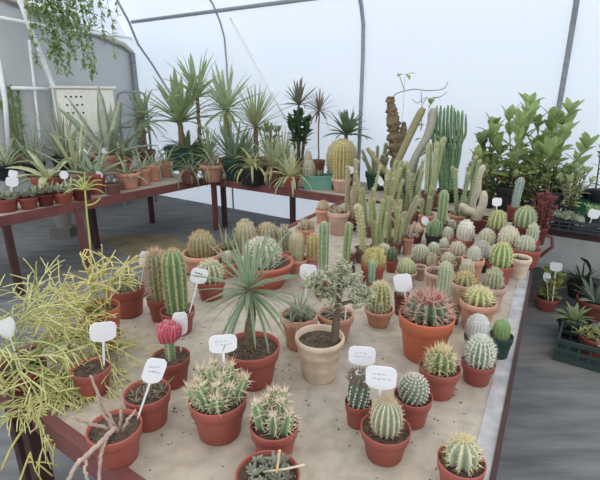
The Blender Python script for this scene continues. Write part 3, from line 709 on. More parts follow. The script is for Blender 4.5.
P('f14', 'potted_succulent', 'rosette of long narrow grey-green leaves on a rough trunk in red pot', 'succulent', 253, 345, 57, 392, 'red', Rosette(66, 66, 3.6, (-.6, 1.2), (.05, .7), trunk=286, tw=11, col=(112, 140, 106), edge=(150, 170, 134), tcol=(112, 98, 80), fold=.3, seg=7), Rosette(14, 9, 1.6, (.2, 1.3), (0, .5), col=(206, 186, 96)), group=GB)
X14 = POTS['f14']
cac('f16', 'grafted cactus with crimson top on a green stem in a red pot', 174, 356, 38, 390, 'rust', Grafted(11, 337, 24, 319, (112, 138, 92), (168, 70, 86)), name='grafted_cactus')
P('f17', 'potted_succulent', 'red pot of dry grey sprigs behind the slanted white tag', 'succulent', 152, 391, 45, 432, 'red', Tufts(8, 38, 11, 1.8, 6, (126, 112, 92), (150, 138, 118), thick=.8), Rosette(8, 20, 1.6, (.2, 1.2), (.2, .8), col=(140, 128, 110), dx=14), group=GB)
P('f18', 'potted_shrub', 'red pot with bare twisted grey sticks leaning over the bench edge', 'shrub', 121, 426, 53, 470, 'red',
  Branches([[(2, None, 0, 3), (0, 428, 6, 2.8), (-10, 440, 22, 2.6), (-28, 456, 44, 2.2), (-38, 464, 52, 2), (-50, 490, 56, 1.8)], [(0, None, 0, 2), (-8, 428, 4, 1.8), (-30, 422, 10, 1.6), (-42, 417, 14, 1.2)], [(2, None, 0, 2), (-4, 418, 2, 1.7), (-14, 400, 4, 1.4), (-24, 376, 6, 1)], [(0, None, 3, 2), (-4, 424, 4, 1.5), (-18, 400, 8, 1), (-17, 396, 8, .8)],
            [(-8, 438, 18, 2), (-14, 456, 34, 1.8), (-16, 486, 40, 1.5)], [(4, None, 2, 1.8), (8, 404, 0, 1.5), (6, 390, 0, 1.1)], [(-26, 454, 42, 1.7), (-30, 466, 50, 1.5), (-24, 488, 56, 1.3)], [(6, None, 4, 2), (14, 420, 8, 1.6), (22, 410, 4, 1)]], (176, 156, 144), jit=.5), group=GB)
P('f19', 'planted_pot', 'red pot of gravelly soil with a faded seedling and an upright white tag', 'pot', 96, 367, 37, 399, 'red', Tufts(3, 14, 6, 1.4, 5, (122, 116, 96)), group=GB)
P('f20', 'potted_cactus', 'orange red pot with trailing pencil-thin yellow stems and one tall star-topped shoot', 'cactus', 108, 306, 35, 354, 'orange', Rhipsalis([(-.1, 1, .1, 3, 4), (-.7, .8, .1, 3, 4), (.1, .5, .8, 1, 3), (-.5, .7, .5, 2, 4)], L=19, r=.85, depth=3, col=(168, 174, 104), tipcol=(204, 194, 124)),
  Branches([[(-8, None, 0, 1.1), (-9, 270, 0, 1.0), (-11, 240, 0, .9), (-14, 214, 0, .8), (-16, 186, 0, .8), (-16, 172, 0, .4)], [(-15, 206, 0, .9), (-6, 204, 0, .8), (0, 198, 0, .5)]] + [[(-16, 190, 0, .6), (-16 + 12 * math.cos(q), 186 - 9 * math.sin(q), 8 * math.sin(2 * q), .6), (-16 + 22 * math.cos(q), 190 - 15 * math.sin(q), 14 * math.sin(2 * q), .3)] for q in (-.3, .25, .7, 1.2, 1.9, 2.4, 2.9, 3.4)], (168, 172, 100), 'flower_shoot'), group=GB)
P('f21', 'potted_cactus', 'sprawling tangle of yellow-green pencil-thin stems spilling over the bench edge', 'cactus', 27, 366, 46, 394, 'rust',
  Rhipsalis([(0, 1, .1, 4, 7), (.7, .9, .1, 4, 7), (-.5, .9, 0, 4, 5), (.9, .35, .5, 4, 6), (.3, .25, .9, 3, 3), (.9, .2, .6, 4, 4), (.6, .9, -.4, 4, 4), (.5, .3, 1, 4, 3)], L=28, r=.8, depth=4, nmax=1000, droop=.5), Rhipsalis([(.7, .8, .9, 4, 4), (.4, .8, 1, 4, 2), (.9, .8, .5, 3, 3)], L=26, r=.85, depth=4, nmax=700, droop=1.6, name='weeping_stems', col=(162, 172, 104), tipcol=(196, 194, 126)), Branches([[(14, None, 10, 1.2), (30, 380, 24, 1.1), (24, 418, 40, 1.2), (4, 427, 46, 1.2), (-10, 448, 50, 1.2), (-19, 470, 52, 1.1)], [(14, None, 12, 1.2), (36, 384, 28, 1.1), (22, 424, 44, 1.2), (8, 456, 50, 1.1), (-4, 490, 54, 1.0)], [(8, 456, 50, 1), (20, 466, 52, .9), (32, 476, 54, .8)], [(6, 462, 50, 1), (24, 462, 52, .9), (40, 466, 54, .7)], [(10, 452, 50, 1), (14, 470, 52, .9), (26, 488, 54, .8)]], (196, 190, 118), 'long_stem'), group=GB)
cac('f23', 'low clump of whitish spined green cactus heads in a red pot at the bench edge', 130, 286, 36, 319, 'red', Clump(8, 30, 264, 10, col=(118, 136, 96), ribs=8, depth=.25, L=4, k=4, w=.3, spine=(214, 200, 176)))
cac('f24', 'hairy tan-spined cactus in red pot behind the tall ribbed column', 162, 297, 25, 323, 'rust', Cactus(20, 247, col=(108, 126, 84), crest=(180, 160, 124), ribs=11, depth=.22, form='col', rows=12, L=6, k=5, w=.28, spine=(206, 172, 142)))
cac('f25', 'bright green straight ribbed column cactus in red pot', 180, 309, 34, 337, 'red', Cactus(25, 246, col=(94, 128, 78), crest=(166, 174, 116), ribs=10, depth=.3, form='col', rows=14, L=3.4, k=4, w=.28, spine=(204, 178, 132), sub=6))

# ------------------------------------------------------------------ central bench: along the far long edge
cac('b1', 'rounded khaki hairy barrel cactus in shallow clay pot at the bench edge', 204, 252, 40, 280, 'terra', Cactus(26, 228, col=(132, 126, 88), crest=(176, 158, 112), ribs=18, depth=.1, form='col', rows=12, L=2.5, k=5, w=.25, spine=(196, 172, 124)), style='clay')
P('b2', 'potted_aloe', 'small aloe with spread pointed leaves behind the rosette of long leaves', 'aloe', 228, 247, 26, 270, 'terra', Rosette(9, 26, 4, (.4, 1.25), (-.2, .3), col=(142, 152, 102), kind='taper', thick=1.2, trans=.05), group=GB, style='clay')
cac('b3', 'pale yellow-green spiny ball cactus in red pot beside the striped white tag', 212, 279, 30, 302, 'red', Cactus(27, 257, col=(140, 150, 114), crest=(204, 204, 164), ribs=13, depth=.28, rows=8, L=4, k=5, w=.3, spine=(222, 216, 184)))
cac('b4', 'hairy tan cactus column standing behind the wide bowl', 245, 246, 27, 268, 'terra', Cactus(22, 217, col=(150, 138, 104), crest=(192, 176, 138), ribs=15, depth=.1, form='col', rows=10, L=2.4, k=5, w=.25, spine=(206, 188, 156)), style='clay')
cac('b5', 'greyish tan ball cactus with an orange flower behind the wide bowl', 268, 242, 30, 264, 'terra', Cactus(25, 220, col=(140, 132, 100), crest=(186, 172, 140), ribs=15, depth=.12, rows=9, L=3, k=5, w=.25, spine=(208, 190, 150)), Rosette(7, 6, 4, (.5, 1.3), (-.2, .3), trunk=234, tw=3, dx=9, col=(226, 156, 84), kind='oval', tcol=(140, 132, 100)), style='clay')
cac('bowl', 'wide red clay bowl with a big white spined cactus mound', 266, 261, 56, 292, (188, 96, 82), Cactus(39, 233, dx=-3, col=(122, 138, 104), crest=(206, 206, 186), ribs=16, depth=.16, rows=10, L=3.6, k=7, w=.28, spine=(220, 218, 200)), Cactus(16, 250, dx=-16, dy=6, col=(122, 138, 104), crest=(206, 206, 186), ribs=12, depth=.16, rows=7, L=3, k=6, w=.28, spine=(220, 218, 200), name='offset'), style='bowl')
P('b6', 'potted_succulent', 'small clay pot of grey knobbly shoots near the far bench leg', 'succulent', 285, 249, 22, 267, 'terra', Clump(9, 26, 224, 5, col=(136, 140, 108), ribs=5, depth=.3, L=3, k=3, spine=(190, 180, 160)), group=GB, style='clay')
cac('b7', 'smooth tan cylinder cactus in a pinkish clay pot', 297, 258, 22, 276, 'terra', Cactus(17, 230, col=(158, 150, 112), crest=(182, 174, 138), ribs=16, depth=.06, form='col', rows=10, L=1.2, k=4, w=.2, spine=(204, 190, 156)), style='clay')
cac('b8', 'golden brown ribbed little barrel cactus in a terracotta pot', 312, 256, 21, 276, 'terra', Cactus(15, 232, col=(150, 138, 84), crest=(206, 178, 110), ribs=9, depth=.3, form='col', rows=9, L=2.5, k=4, w=.25, spine=(206, 176, 110)), style='clay')
P('b9', 'potted_succulent', 'clay pot with dry knotted shoots below the teal planter', 'succulent', 305, 228, 20, 244, 'terra', Clump(7, 30, 219, 6, col=(144, 138, 112), ribs=5, L=2, k=2), group=GB, style='clay')
cac('b10', 'tan pebbly round cactus in small brown clay pot at the bench head', 323, 209, 16, 225, 'terra', Cactus(13, 199, col=(164, 142, 112), ribs=12, depth=.14, rows=7, L=1.5, k=4, w=.22, spine=SPT), style='clay')
P('b11', 'potted_succulent', 'tall pale clay pot topped with dry tan spiky growth', 'succulent', 338, 211, 22, 236, 'clay', Tufts(8, 22, 9, 2.0, 7, (170, 152, 112), (196, 178, 136)), group=GB, style='clay')
cac('b12', 'smooth green fluted column cactus next to the white tag in the middle of the bench', 323, 276, 22, 298, 'brown', Cactus(11, 220, col=(112, 138, 96), crest=(152, 170, 124), ribs=6, depth=.3, form='col', rows=14, L=1.2, k=2, w=.2, sub=8))
cac('b13', 'slim green column cactus in a black pot', 345, 267, 20, 285, 'black', Cactus(9, 221, col=(112, 138, 82), crest=(160, 172, 110), ribs=5, depth=.35, form='col', rows=12, L=1.4, k=3, w=.2, lean=(2, 0), sub=8))
cac('b14', 'pale yellowish spiny column leaning beside the cluster of thin columns', 362, 248, 18, 264, 'brown', Cactus(7, 204, col=(152, 158, 98), crest=(214, 206, 150), ribs=8, depth=.3, form='col', rows=16, L=2.6, k=4, w=.25, lean=(-7, 0), spine=(224, 216, 176)))
cac('b15', 'yellow spined bushy cactus in a red pot behind the small bluish column', 372, 263, 25, 286, 'red', Clump(9, 24, 246, 7, col=(156, 152, 96), ribs=8, depth=.2, L=5, k=5, w=.3, spine=(220, 206, 140)))
cac('b16', 'small bluish green column in front of the yellow spined cactus', 371, 281, 13, 291, 'rust', Cactus(8, 260, col=(106, 142, 118), ribs=6, depth=.2, form='col', rows=8, L=1, k=2, w=.2))
cac('b17', 'dark green stubby cactus in a tiny red pot', 391, 260, 13, 273, 'rust', Cactus(12, 246, col=(68, 88, 62), ribs=9, depth=.2, form='col', rows=8, L=2, k=3, w=.22, spine=(150, 140, 110)))
P('b18', 'potted_succulent', 'red pot with pale pinkish tips beside the oval white tag', 'succulent', 415, 230, 15, 244, 'dred', Clump(6, 15, 221, 5, col=(178, 158, 138), ribs=6, L=1.5, k=2), group=GB)
P('b19', 'potted_succulent', 'black pot with dark green stems and white flower tips', 'succulent', 433, 234, 18, 248, 'black', Clump(8, 19, 217, 7, col=(88, 122, 80), ribs=5, L=1.5, k=2), Tufts(6, 16, 4, 3, 6, (226, 216, 200), hh=13), group=GB)
cac('b20', 'low fuzzy light green cactus beside an empty clay pot', 405, 271, 21, 288, 'clay', Cactus(18, 257, col=(142, 152, 106), ribs=14, depth=.1, rows=8, L=2, k=5, w=.22, spine=(206, 204, 160)), style='clay')
P('b21', 'planted_pot', 'empty little clay pot tilted beside the fuzzy light green cactus', 'pot', 419, 266, 13, 281, 'clay', group=GB, style='clay')
P('b22', 'planted_pot', 'clay pot with withered stalk behind the big orange pot', 'pot', 437, 271, 29, 296, 'clay', Rosette(7, 16, 1.3, (.6, 1.3), (0, .6), col=(168, 152, 120), dx=-9), group=GB, style='clay')
cac('b23', 'tall green fluted cylinder cactus rising behind the red-spined barrel', 440, 300, 22, 324, 'clay', Cactus(15, 260, col=(134, 152, 114), crest=(186, 190, 154), ribs=12, depth=.14, form='col', rows=14, L=1.5, k=4, w=.2, spine=(214, 210, 184)), style='clay')
cac('b24', 'yellowish spiny low cactus in wide pale clay pot', 462, 282, 27, 309, 'clay', Cactus(20, 270, col=(132, 134, 88), ribs=11, depth=.3, rows=6, L=4.5, k=5, w=.3, spine=(218, 194, 134)), style='clay')
cac('b25', 'grey-green ribbed dome cactus in pale clay pot above the yellow spiny cactus', 489, 285, 25, 313, 'clay', Cactus(18, 266, col=(124, 134, 100), crest=(186, 178, 146), ribs=13, depth=.2, form='col', rows=8, L=2.6, k=5, w=.25, spine=(206, 196, 166)), style='clay')
cac('b26', 'flattened yellow-green spiny cactus in a wide weathered clay pot', 474, 300, 36, 334, 'terra', Cactus(28, 284, col=(142, 154, 94), crest=(216, 212, 150), ribs=12, depth=.3, rows=7, L=5, k=5, w=.32, topn=10, spine=(226, 220, 170)), style='clay')
cac('b27', 'white woolly ball cactus in black pot', 474, 335, 24, 356, 'black', Cactus(23, 313, col=(178, 186, 180), crest=(222, 224, 220), ribs=20, depth=.06, rows=13, L=2.6, k=7, w=.28, topn=16, spine=(232, 234, 230)))
cac('b28', 'smooth bright green cylinder cactus in dark green pot', 497, 335, 24, 360, 'dgreen', Cactus(18, 318, col=(96, 130, 72), crest=(126, 154, 92), ribs=14, depth=.07, form='col', rows=9, L=1.0, k=3, w=.2, spine=(176, 186, 130)))
cac('b29', 'yellow spiny globe with trailing offsets in clay pot beside the white tag', 378, 308, 29, 329, 'terra', Cactus(23, 279, col=(126, 138, 78), crest=(200, 196, 140), ribs=12, depth=.25, rows=9, L=4, k=5, w=.3, spine=(222, 212, 166)), Clump(5, 46, 296, 6, col=(136, 146, 106), ribs=6, L=4, k=4, out=1.4, spine=(214, 204, 180)), style='clay')
cac('b30', 'little cactus in a dark red pot behind the big orange pot', 400, 293, 15, 316, 'dred', Cactus(11, 282, col=(112, 130, 84), ribs=10, rows=6, L=2, k=3))
P('b31', 'potted_succulent', 'reddish spiny shoots in a dark pot behind the red-spined barrel', 'succulent', 452, 304, 16, 326, 'brown', Clump(7, 18, 290, 4, col=(140, 118, 96), ribs=5, L=3, k=3, spine=(180, 140, 110)), group=GB)
# ------------------------------------------------------------------ central bench: back right corner
cac('c1', 'bright yellow-ribbed green globe in red pot beside the white clay pot', 497, 264, 26, 286, 'red', Cactus(23, 240, col=(110, 144, 82), crest=(206, 206, 136), ribs=11, depth=.26, rows=8, L=2.6, k=4, w=.28, spine=(222, 214, 150), sub=6))
P('c2', 'planted_pot', 'whitish clay pot without a plant at the bench edge', 'pot', 517, 257, 21, 280, 'beige', Tufts(3, 10, 3, 1.2, 5, (150, 140, 110)), group=GB, style='clay')
cac('c3', 'hairy grey ball cactus in a wide red pot behind the whitish clay pot', 523, 248, 28, 270, 'red', Cactus(19, 234, dx=-2, col=(142, 152, 118), crest=(194, 192, 166), ribs=14, depth=.1, rows=8, L=2.2, k=5, w=.22, spine=(212, 206, 186)))
cac('c4', 'thick pale green stub cactus between the red pot and the reddish bush', 529, 240, 16, 256, 'rust', Cactus(12, 222, col=(146, 154, 122), ribs=12, depth=.12, form='col', rows=8, L=1.6, k=4, w=.2))
cac('c5', 'large striped globe cactus with pale ribs near the reddish bush', 521, 225, 23, 246, 'dred', Cactus(23, 203, col=(112, 138, 94), crest=(192, 196, 146), ribs=12, depth=.24, rows=8, L=2, k=3, w=.24, spine=(206, 204, 160), sub=6))
cac('c6', 'yellow striped globe cactus beneath the white tag at the bench head', 494, 227, 19, 245, 'dred', Cactus(19, 208, col=(126, 144, 86), crest=(212, 206, 136), ribs=11, depth=.26, rows=8, L=2, k=3, w=.24, spine=(218, 206, 140), sub=6))
cac('c7', 'white woolly egg-shaped cactus in red pot', 462, 238, 21, 253, 'red', Cactus(17, 218, dx=1, col=(190, 186, 166), crest=(222, 218, 202), ribs=16, depth=.06, form='col', rows=10, L=1.6, k=6, w=.24, spine=(232, 228, 214)))
cac('c8', 'creamy hairy round cactus behind the yellow-ribbed globe', 505, 245, 21, 262, 'rust', Cactus(21, 224, col=(172, 168, 136), crest=(214, 208, 184), ribs=16, depth=.08, rows=10, L=2, k=6, w=.24, spine=(228, 222, 200)))
cac('c9', 'greyish ribbed globe below the yellow striped globe', 484, 243, 18, 259, 'brown', Cactus(17, 227, col=(148, 150, 116), ribs=12, depth=.16, rows=8, L=2, k=5, w=.22))
cac('c10', 'mauve-grey hairy globe in dark pot next to the small clay pot globe', 479, 256, 18, 273, 'black', Cactus(17, 239, col=(150, 150, 136), crest=(186, 184, 172), ribs=14, depth=.08, rows=9, L=2, k=6, w=.22, spine=(202, 200, 192)))
cac('c11', 'small white spined ball sitting high in a slim clay pot', 470, 258, 22, 285, 'terra', Cactus(14, 245, col=(154, 158, 138), crest=(200, 200, 186), ribs=14, depth=.08, rows=8, L=1.8, k=6, w=.22, spine=(222, 222, 210)), style='clay')
cac('c12', 'pale tan stubby cylinder cactus behind the wide pale clay pot', 464, 275, 21, 294, 'brown', Cactus(15, 258, col=(154, 152, 118), crest=(184, 180, 148), ribs=14, depth=.08, form='col', rows=8, L=1.4, k=5, w=.2))
cac('c13', 'tan wrinkled ball cactus in a pinkish clay pot', 455, 253, 20, 273, 'clay', Cactus(16, 240, col=(152, 146, 118), crest=(186, 176, 150), ribs=12, depth=.14, rows=8, L=1.8, k=5, w=.22), style='clay')
cac('c14', 'sage green ball cactus with a smaller neighbour in clay pots', 432, 254, 17, 267, 'clay', Cactus(13, 241, col=(134, 152, 118), crest=(178, 186, 156), ribs=12, depth=.12, rows=8, L=1.5, k=4, w=.2), style='clay')
cac('c15', 'tiny whitish ball cactus in an open clay pot', 442, 246, 16, 259, 'clay', Cactus(9, 237, col=(160, 168, 146), crest=(206, 208, 192), ribs=10, depth=.1, rows=6, L=1.2, k=4, w=.2), style='clay')
cac('c16', 'grey fuzzy dome cactus next to the small clay pots', 419, 259, 18, 272, 'brown', Cactus(17, 243, col=(140, 142, 114), crest=(178, 174, 148), ribs=14, depth=.1, rows=8, L=2, k=5, w=.22))
cac('c17', 'small mossy green offsets in a clay pot between fuzzy cacti', 430, 262, 18, 275, 'clay', Clump(5, 16, 252, 6, col=(136, 148, 108), form='globe', ribs=9, depth=.15, L=1.5, k=3), style='clay')
cac('c18', 'dull green ball cactus hemmed in behind the tall fluted cylinder', 446, 262, 18, 278, 'clay', Cactus(14, 251, col=(142, 144, 112), ribs=12, depth=.12, rows=7, L=1.5, k=4, w=.2), style='clay')
cac('c19', 'knobbly white hairy cactus with upturned arm in a dark red pot', 475, 218, 22, 234, 'dred', Branches([[(-1, None, 0, 3.6), (-3, 212, 1, 4.2), (-9, 211, 2, 4.4), (-15, 206, 2, 3.8), (-17, 204, 2, 2)], [(0, None, 0, 3.6), (3, 211, 0, 4.4), (6, 204, 0, 4.2), (7, 196, 0, 3.8), (7, 191, 0, 2)]], (186, 178, 158), 'woolly_arm', 10, .08))
cac('c20', 'curved white woolly column rising among the shrubs', 472, 208, 18, 222, 'brown', Branches([[(-2, None, 0, 4.2), (-2, 200, 0, 4.6), (3, 192, 0, 4.6), (3, 182, 0, 4.4), (5, 174, 0, 4), (9, 168, 0, 3.4), (10, 165, 0, 1.6)]], (190, 184, 166), 'woolly_column', 12, .08))
cac('c21', 'bluish green slender column before the flowering shrubs', 513, 206, 15, 220, 'rust', Cactus(9, 176, col=(126, 152, 134), crest=(172, 188, 172), ribs=7, depth=.25, form='col', rows=12, L=1, k=2, w=.2, lean=(2, 0)))
P('c22', 'potted_spurge', 'rust-red leafy bush at the corner of the central bench', 'shrub', 537, 227, 22, 246, 'dred', Bush(12, 30, 190, 7, 3.4, 12, (134, 74, 68), (122, 70, 66)), group=GB)
cac('c23', 'ribbed green finger column next to the black pot', 440, 222, 16, 237, 'brown', Cactus(11, 189, col=(112, 140, 88), crest=(168, 180, 124), ribs=7, depth=.3, form='col', rows=12, L=1.2, k=2, w=.2, sub=6))
cac('c24', 'cluster of thin olive columns beside the pale leaning column', 374, 246, 25, 264, 'brown', Columns(8, 22, 196, 3.8, (126, 146, 92), spine=(204, 186, 136)))
cac('c25', 'bundle of slim yellowish columns near the stubby dark cactus', 392, 240, 21, 256, 'brown', Columns(6, 18, 200, 3.6, (128, 148, 92), spine=(206, 190, 140)))
cac('c26', 'grey-green stems with drooping tips behind the bench middle', 405, 229, 22, 244, 'terra', Columns(8, 34, 196, 2.8, (142, 142, 116), splay=1.4), style='clay')
cac('c27', 'dusty green columns rising in front of the euphorbia', 458, 214, 20, 228, 'terra', Columns(6, 24, 156, 3.6, (112, 136, 90), splay=.6), style='clay')
cac('c28', 'pair of twiggy grey-brown columns at the head of the bench', 350, 216, 18, 232, 'brown', Columns(6, 14, 160, 3, (150, 140, 112), splay=.4))
cac('c29', 'thin olive stems clustered before the leaning grey columns', 388, 214, 18, 229, 'brown', Columns(7, 26, 168, 3.4, (146, 152, 98), splay=.8))
cac('c30', 'short green stems in a terracotta pot beside the ribbed finger column', 425, 214, 16, 227, 'terra', Columns(5, 14, 186, 4, (122, 142, 94)), style='clay')
cac('c31', 'tan spiny low cactus under the white tag near the bench head', 356, 202, 16, 214, 'terra', Cactus(13, 186, col=(164, 148, 100), ribs=10, depth=.2, rows=8, L=3, k=5, w=.25, spine=(210, 186, 128)), style='clay')
cac('d1', 'trailing grey succulent in a leaning clay pot beside the stubby dark cactus', 400, 237, 18, 256, 'terra', Tufts(7, 24, 9, 1.8, 6, (150, 148, 122), (178, 170, 148), hh=4), style='clay')
cac('d2', 'tiny dark cactus in a black pot beside the white woolly egg-shaped one', 450, 228, 12, 240, 'black', Cactus(8, 219, col=(104, 116, 84), ribs=9, rows=6, L=1.5, k=3, w=.2))
cac('d3', 'tan bristly cactus low down between the slim yellowish columns', 383, 252, 15, 266, 'brown', Cactus(12, 243, col=(146, 144, 108), ribs=10, rows=7, L=2.5, k=5, w=.22))
cac('d4', 'grey globular cactus in pinkish clay pot before the ribbed finger column', 446, 236, 16, 250, 'clay', Cactus(12, 226, col=(150, 150, 124), ribs=12, depth=.12, rows=7, L=1.6, k=5, w=.2), style='clay')
cac('d5', 'tall hairy tan stems in a dark pot behind the cluster of olive columns', 368, 224, 18, 238, 'brown', Columns(5, 22, 166, 3.2, (138, 144, 98), splay=.8))
cac('d6', 'stout grey-green stems with pale spines left of the tall striped columns', 416, 212, 18, 226, 'brown', Columns(5, 24, 160, 3.4, (132, 146, 104), splay=.9))
cac('d7', 'flat grey stone-like cactus tucked beside the pale leaning column', 352, 252, 15, 265, 'brown', Cactus(11, 246, col=(150, 140, 124), ribs=10, rows=5, L=1.2, k=3, w=.2))
cac('d8', 'little tan globe in a clay pot between mauve-grey and hairy grey globes', 492, 254, 15, 268, 'clay', Cactus(11, 244, col=(150, 148, 118), ribs=11, rows=7, L=1.6, k=5, w=.2), style='clay')
cac('d9', 'brownish hairy stub cactus by the rim of the wide bowl', 229, 262, 17, 278, 'terra', Cactus(14, 250, col=(146, 138, 108), ribs=13, depth=.1, rows=8, L=2, k=5, w=.22), style='clay')
cac('d10', 'short green fluted columns in front of the brown dead trunk', 404, 208, 17, 221, 'rust', Columns(6, 20, 174, 3.8, (132, 146, 98)))
# ------------------------------------------------------------------ bench along the film wall
GS, GR, GL, GF = 'plants on the bench along the film wall', 'shrubs and columns behind the central bench', 'plants on the bench by the gable', 'plants on the ground beside the bench'
def trough(name, label, x0, x1, yt, yb, depth_px, col, plants=(), cat='planter'):
    """long planter box: body with walls, rim and soil."""
    _seed[0] += 1
    p0, p1 = at(x0, yb, BENCH), at(x1, yb, BENCH); c = (p0 + p1) / 2; k = ppm(c)
    ex = norm(p1 - p0); L = np.linalg.norm(p1 - p0); D = depth_px / k; H = height_at(c, yt) - BENCH
    ey = np.array([-ex[1], ex[0], 0]); c = c + ey * D / 2
    root = empty(name, (c[0], c[1], BENCH + .0008), math.atan2(ex[1], ex[0])); tag(root, label, cat, None)
    m = MB(); a, b, t = L / 2, D / 2, .008
    def ring(z, s, q): return [(-a * s - q, -b * s - q, z), (a * s + q, -b * s - q, z), (a * s + q, b * s + q, z), (-a * s - q, b * s + q, z)]
    v = ring(0, .9, 0) + ring(H * .85, .98, 0) + ring(H * .85, .98, .008) + ring(H, 1, .008) + ring(H, 1, -.008) + ring(H * .7, .97, -.008)
    m.add(v, quads=list(map(tuple, grid_faces(6, 4))) + [(3, 2, 1, 0)]); m.build('planter_box', mat('planter_plastic', COL[col], rough=.5, noise=.05), root, smooth=False)
    m = MB(); m.add(ring(H * .86, .97, -.006), quads=[(0, 1, 2, 3)]); m.build('soil', mat('soil', DARKSOIL, rough=1, noise=.3, scale=60), root, smooth=False)
    X = Ctx(); X.rng = random.Random(_seed[0] * 31); X.root = root; X.c = c; X.R = min(D, L) / 2; X.H = H; X.zs = H * .86; X.ppm = k; X.z = BENCH; X.near = False
    X.to_cam = math.atan2(-c[1], -c[0]) - root.rotation_euler.z
    X.px = lambda q: q / k; X.top = lambda y: max(height_at(c, y) - BENCH - X.zs, .01)
    for f in plants: f(X)
    return X
YG, YD, YY = (160, 184, 130), (122, 146, 112), (156, 164, 104)
trough('planter_trough', 'long dark green planter holding the tall broad yuccas at the bench corner', 166, 206, 147, 171, 16, 'dgreen', [Rosette(34, 50, 7, (.15, 1.45), (.1, .7), trunk=118, tw=6, dx=-4, col=YG, edge=(150, 166, 116)), Rosette(30, 44, 5, (.2, 1.5), (.1, .7), trunk=94, tw=4, dx=14, col=YG, edge=(150, 168, 118)), Rosette(26, 34, 5, (.0, 1.0), (.3, 1.0), dx=2, col=(110, 134, 92))])
P('s1', 'potted_yucca', 'tall yucca with a starry crown of stiff leaves on a pale stem', 'yucca', 229, 158, 20, 174, 'brown', Rosette(46, 40, 4.4, (-.3, 1.45), (0, .5), trunk=106, tw=6, col=(156, 178, 128), edge=(184, 196, 152), tcol=(150, 146, 108)), group=GS)
P('s2', 'potted_yucca', 'dark green pot of upright dark narrow yucca leaves', 'yucca', 235, 159, 24, 182, 'dgreen', Rosette(34, 42, 3.6, (.5, 1.5), (0, .4), col=YD, edge=(112, 132, 98)), group=GS)
P('s3', 'potted_yucca', 'fine-leaved yellow-green yucca fountain behind the grey pot', 'yucca', 257, 158, 20, 176, 'brown', Rosette(60, 40, 2.2, (-.1, 1.4), (0, .5), trunk=124, tw=5, col=(142, 158, 98), edge=(176, 184, 132)), group=GS)
P('s4', 'spider_plant', 'charcoal pot of yellow striped spider plant with arching leaves', 'spider plant', 253, 166, 29, 187, 'black', Rosette(28, 31, 3.2, (.3, 1.4), (1.0, 2.6), col=(170, 176, 100), edge=(214, 208, 142)), group=GS)
P('s5', 'spider_plant', 'red pot of pale striped spider plant beside the teal planter', 'spider plant', 291, 176, 17, 190, 'red', Rosette(46, 31, 2.8, (.1, 1.45), (.3, 1.8), col=(164, 176, 112), edge=(222, 220, 168)), group=GS)
P('s6', 'grass_plant', 'brown pot of thin grassy leaves between the charcoal pot and the spider plant', 'plant', 273, 166, 18, 186, 'brown', Rosette(70, 40, 1.9, (.2, 1.5), (.3, 1.5), col=(140, 158, 104), edge=(186, 190, 140)), group=GS)
P('s7', 'spider_plant', 'terracotta pot of wispy grass hanging over the maroon rail at the bench corner', 'spider plant', 213, 164, 29, 183, 'terra', Rosette(34, 30, 1.8, (-.1, 1.4), (1.2, 2.8), col=(130, 148, 106), edge=(180, 184, 146)), group=GS, style='clay')
P('s8', 'spider_plant', 'brown pot of dark thin drooping leaves on the corner post', 'spider plant', 190, 168, 19, 184, 'brown', Rosette(26, 28, 2, (-.1, 1.3), (1.0, 2.4), col=(112, 136, 98), edge=(150, 166, 128)), group=GS)
P('s9', 'potted_yucca', 'dark bronze-green leafy rosettes stacked on a stalk under a spiky crown', 'shrub', 299, 160, 18, 178, 'brown', Bush(9, 30, 108, 11, 5, 10, (66, 98, 60), (92, 86, 66), sparse=.45), Rosette(34, 24, 2.6, (-.1, 1.5), (0, .4), trunk=103, tw=2.4, col=(106, 112, 88), edge=(134, 130, 108), tcol=(116, 104, 84)), group=GS)
P('s10', 'dracaena', 'slim dracaena with a small reddish spiky crown', 'dracaena', 318, 160, 14, 180, 'brown', Rosette(30, 22, 2.2, (-.5, 1.4), (.1, .7), trunk=110, tw=1.6, col=(122, 106, 90), edge=(150, 122, 106), tcol=(130, 110, 94)), group=GS)
P('s11', 'potted_yucca', 'dark broad-leaved rosette behind the tan barrel cactus', 'yucca', 345, 160, 20, 183, 'brown', Rosette(30, 26, 5, (.1, 1.4), (.1, .7), trunk=132, tw=4, col=(86, 112, 72), edge=(112, 134, 92)), group=GS)
trough('planter_box', 'small teal rectangular planter with a grey pebble-like cactus', 303, 333, 176, 190, 15, 'teal', [Cactus(14, 158, dx=-9, col=(150, 142, 122), crest=(176, 168, 150), ribs=12, depth=.1, rows=10, L=1.5, k=3, w=.2), Cactus(10, 149, dx=-10, dy=-2, col=(150, 142, 116), ribs=10, depth=.1, k=0, name='upper_body'), Tufts(5, 18, 6, 1.8, 6, (156, 162, 118))])
P('s12', 'potted_cactus', 'broad khaki barrel cactus with a flattened woolly yellow top', 'cactus', 341, 172, 34, 188, 'brown', Cactus(32, 135, col=(168, 156, 112), crest=(190, 180, 136), ribs=22, depth=.08, form='col', rows=12, L=2, k=5, w=.22, spine=(206, 190, 130), spine_top=((206, 196, 130), 160, 3, .8)), group=GS)
P('s13', 'potted_cactus', 'golden ribbed barrel cactus in clay pot in front of the khaki barrel', 'cactus', 341, 178, 20, 193, 'clay', Cactus(18, 141, col=(150, 138, 84), crest=(214, 194, 124), ribs=13, depth=.24, form='col', rows=12, L=2.2, k=4, w=.25, spine=(226, 204, 120), sub=6), group=GS, style='clay')
P('s14', 'potted_succulent', 'leafy dull green succulent between the yuccas and the terracotta pot', 'succulent', 268, 158, 18, 175, 'brown', Bush(7, 34, 122, 9, 3, 9, (146, 156, 104), (140, 128, 96)), group=GS)
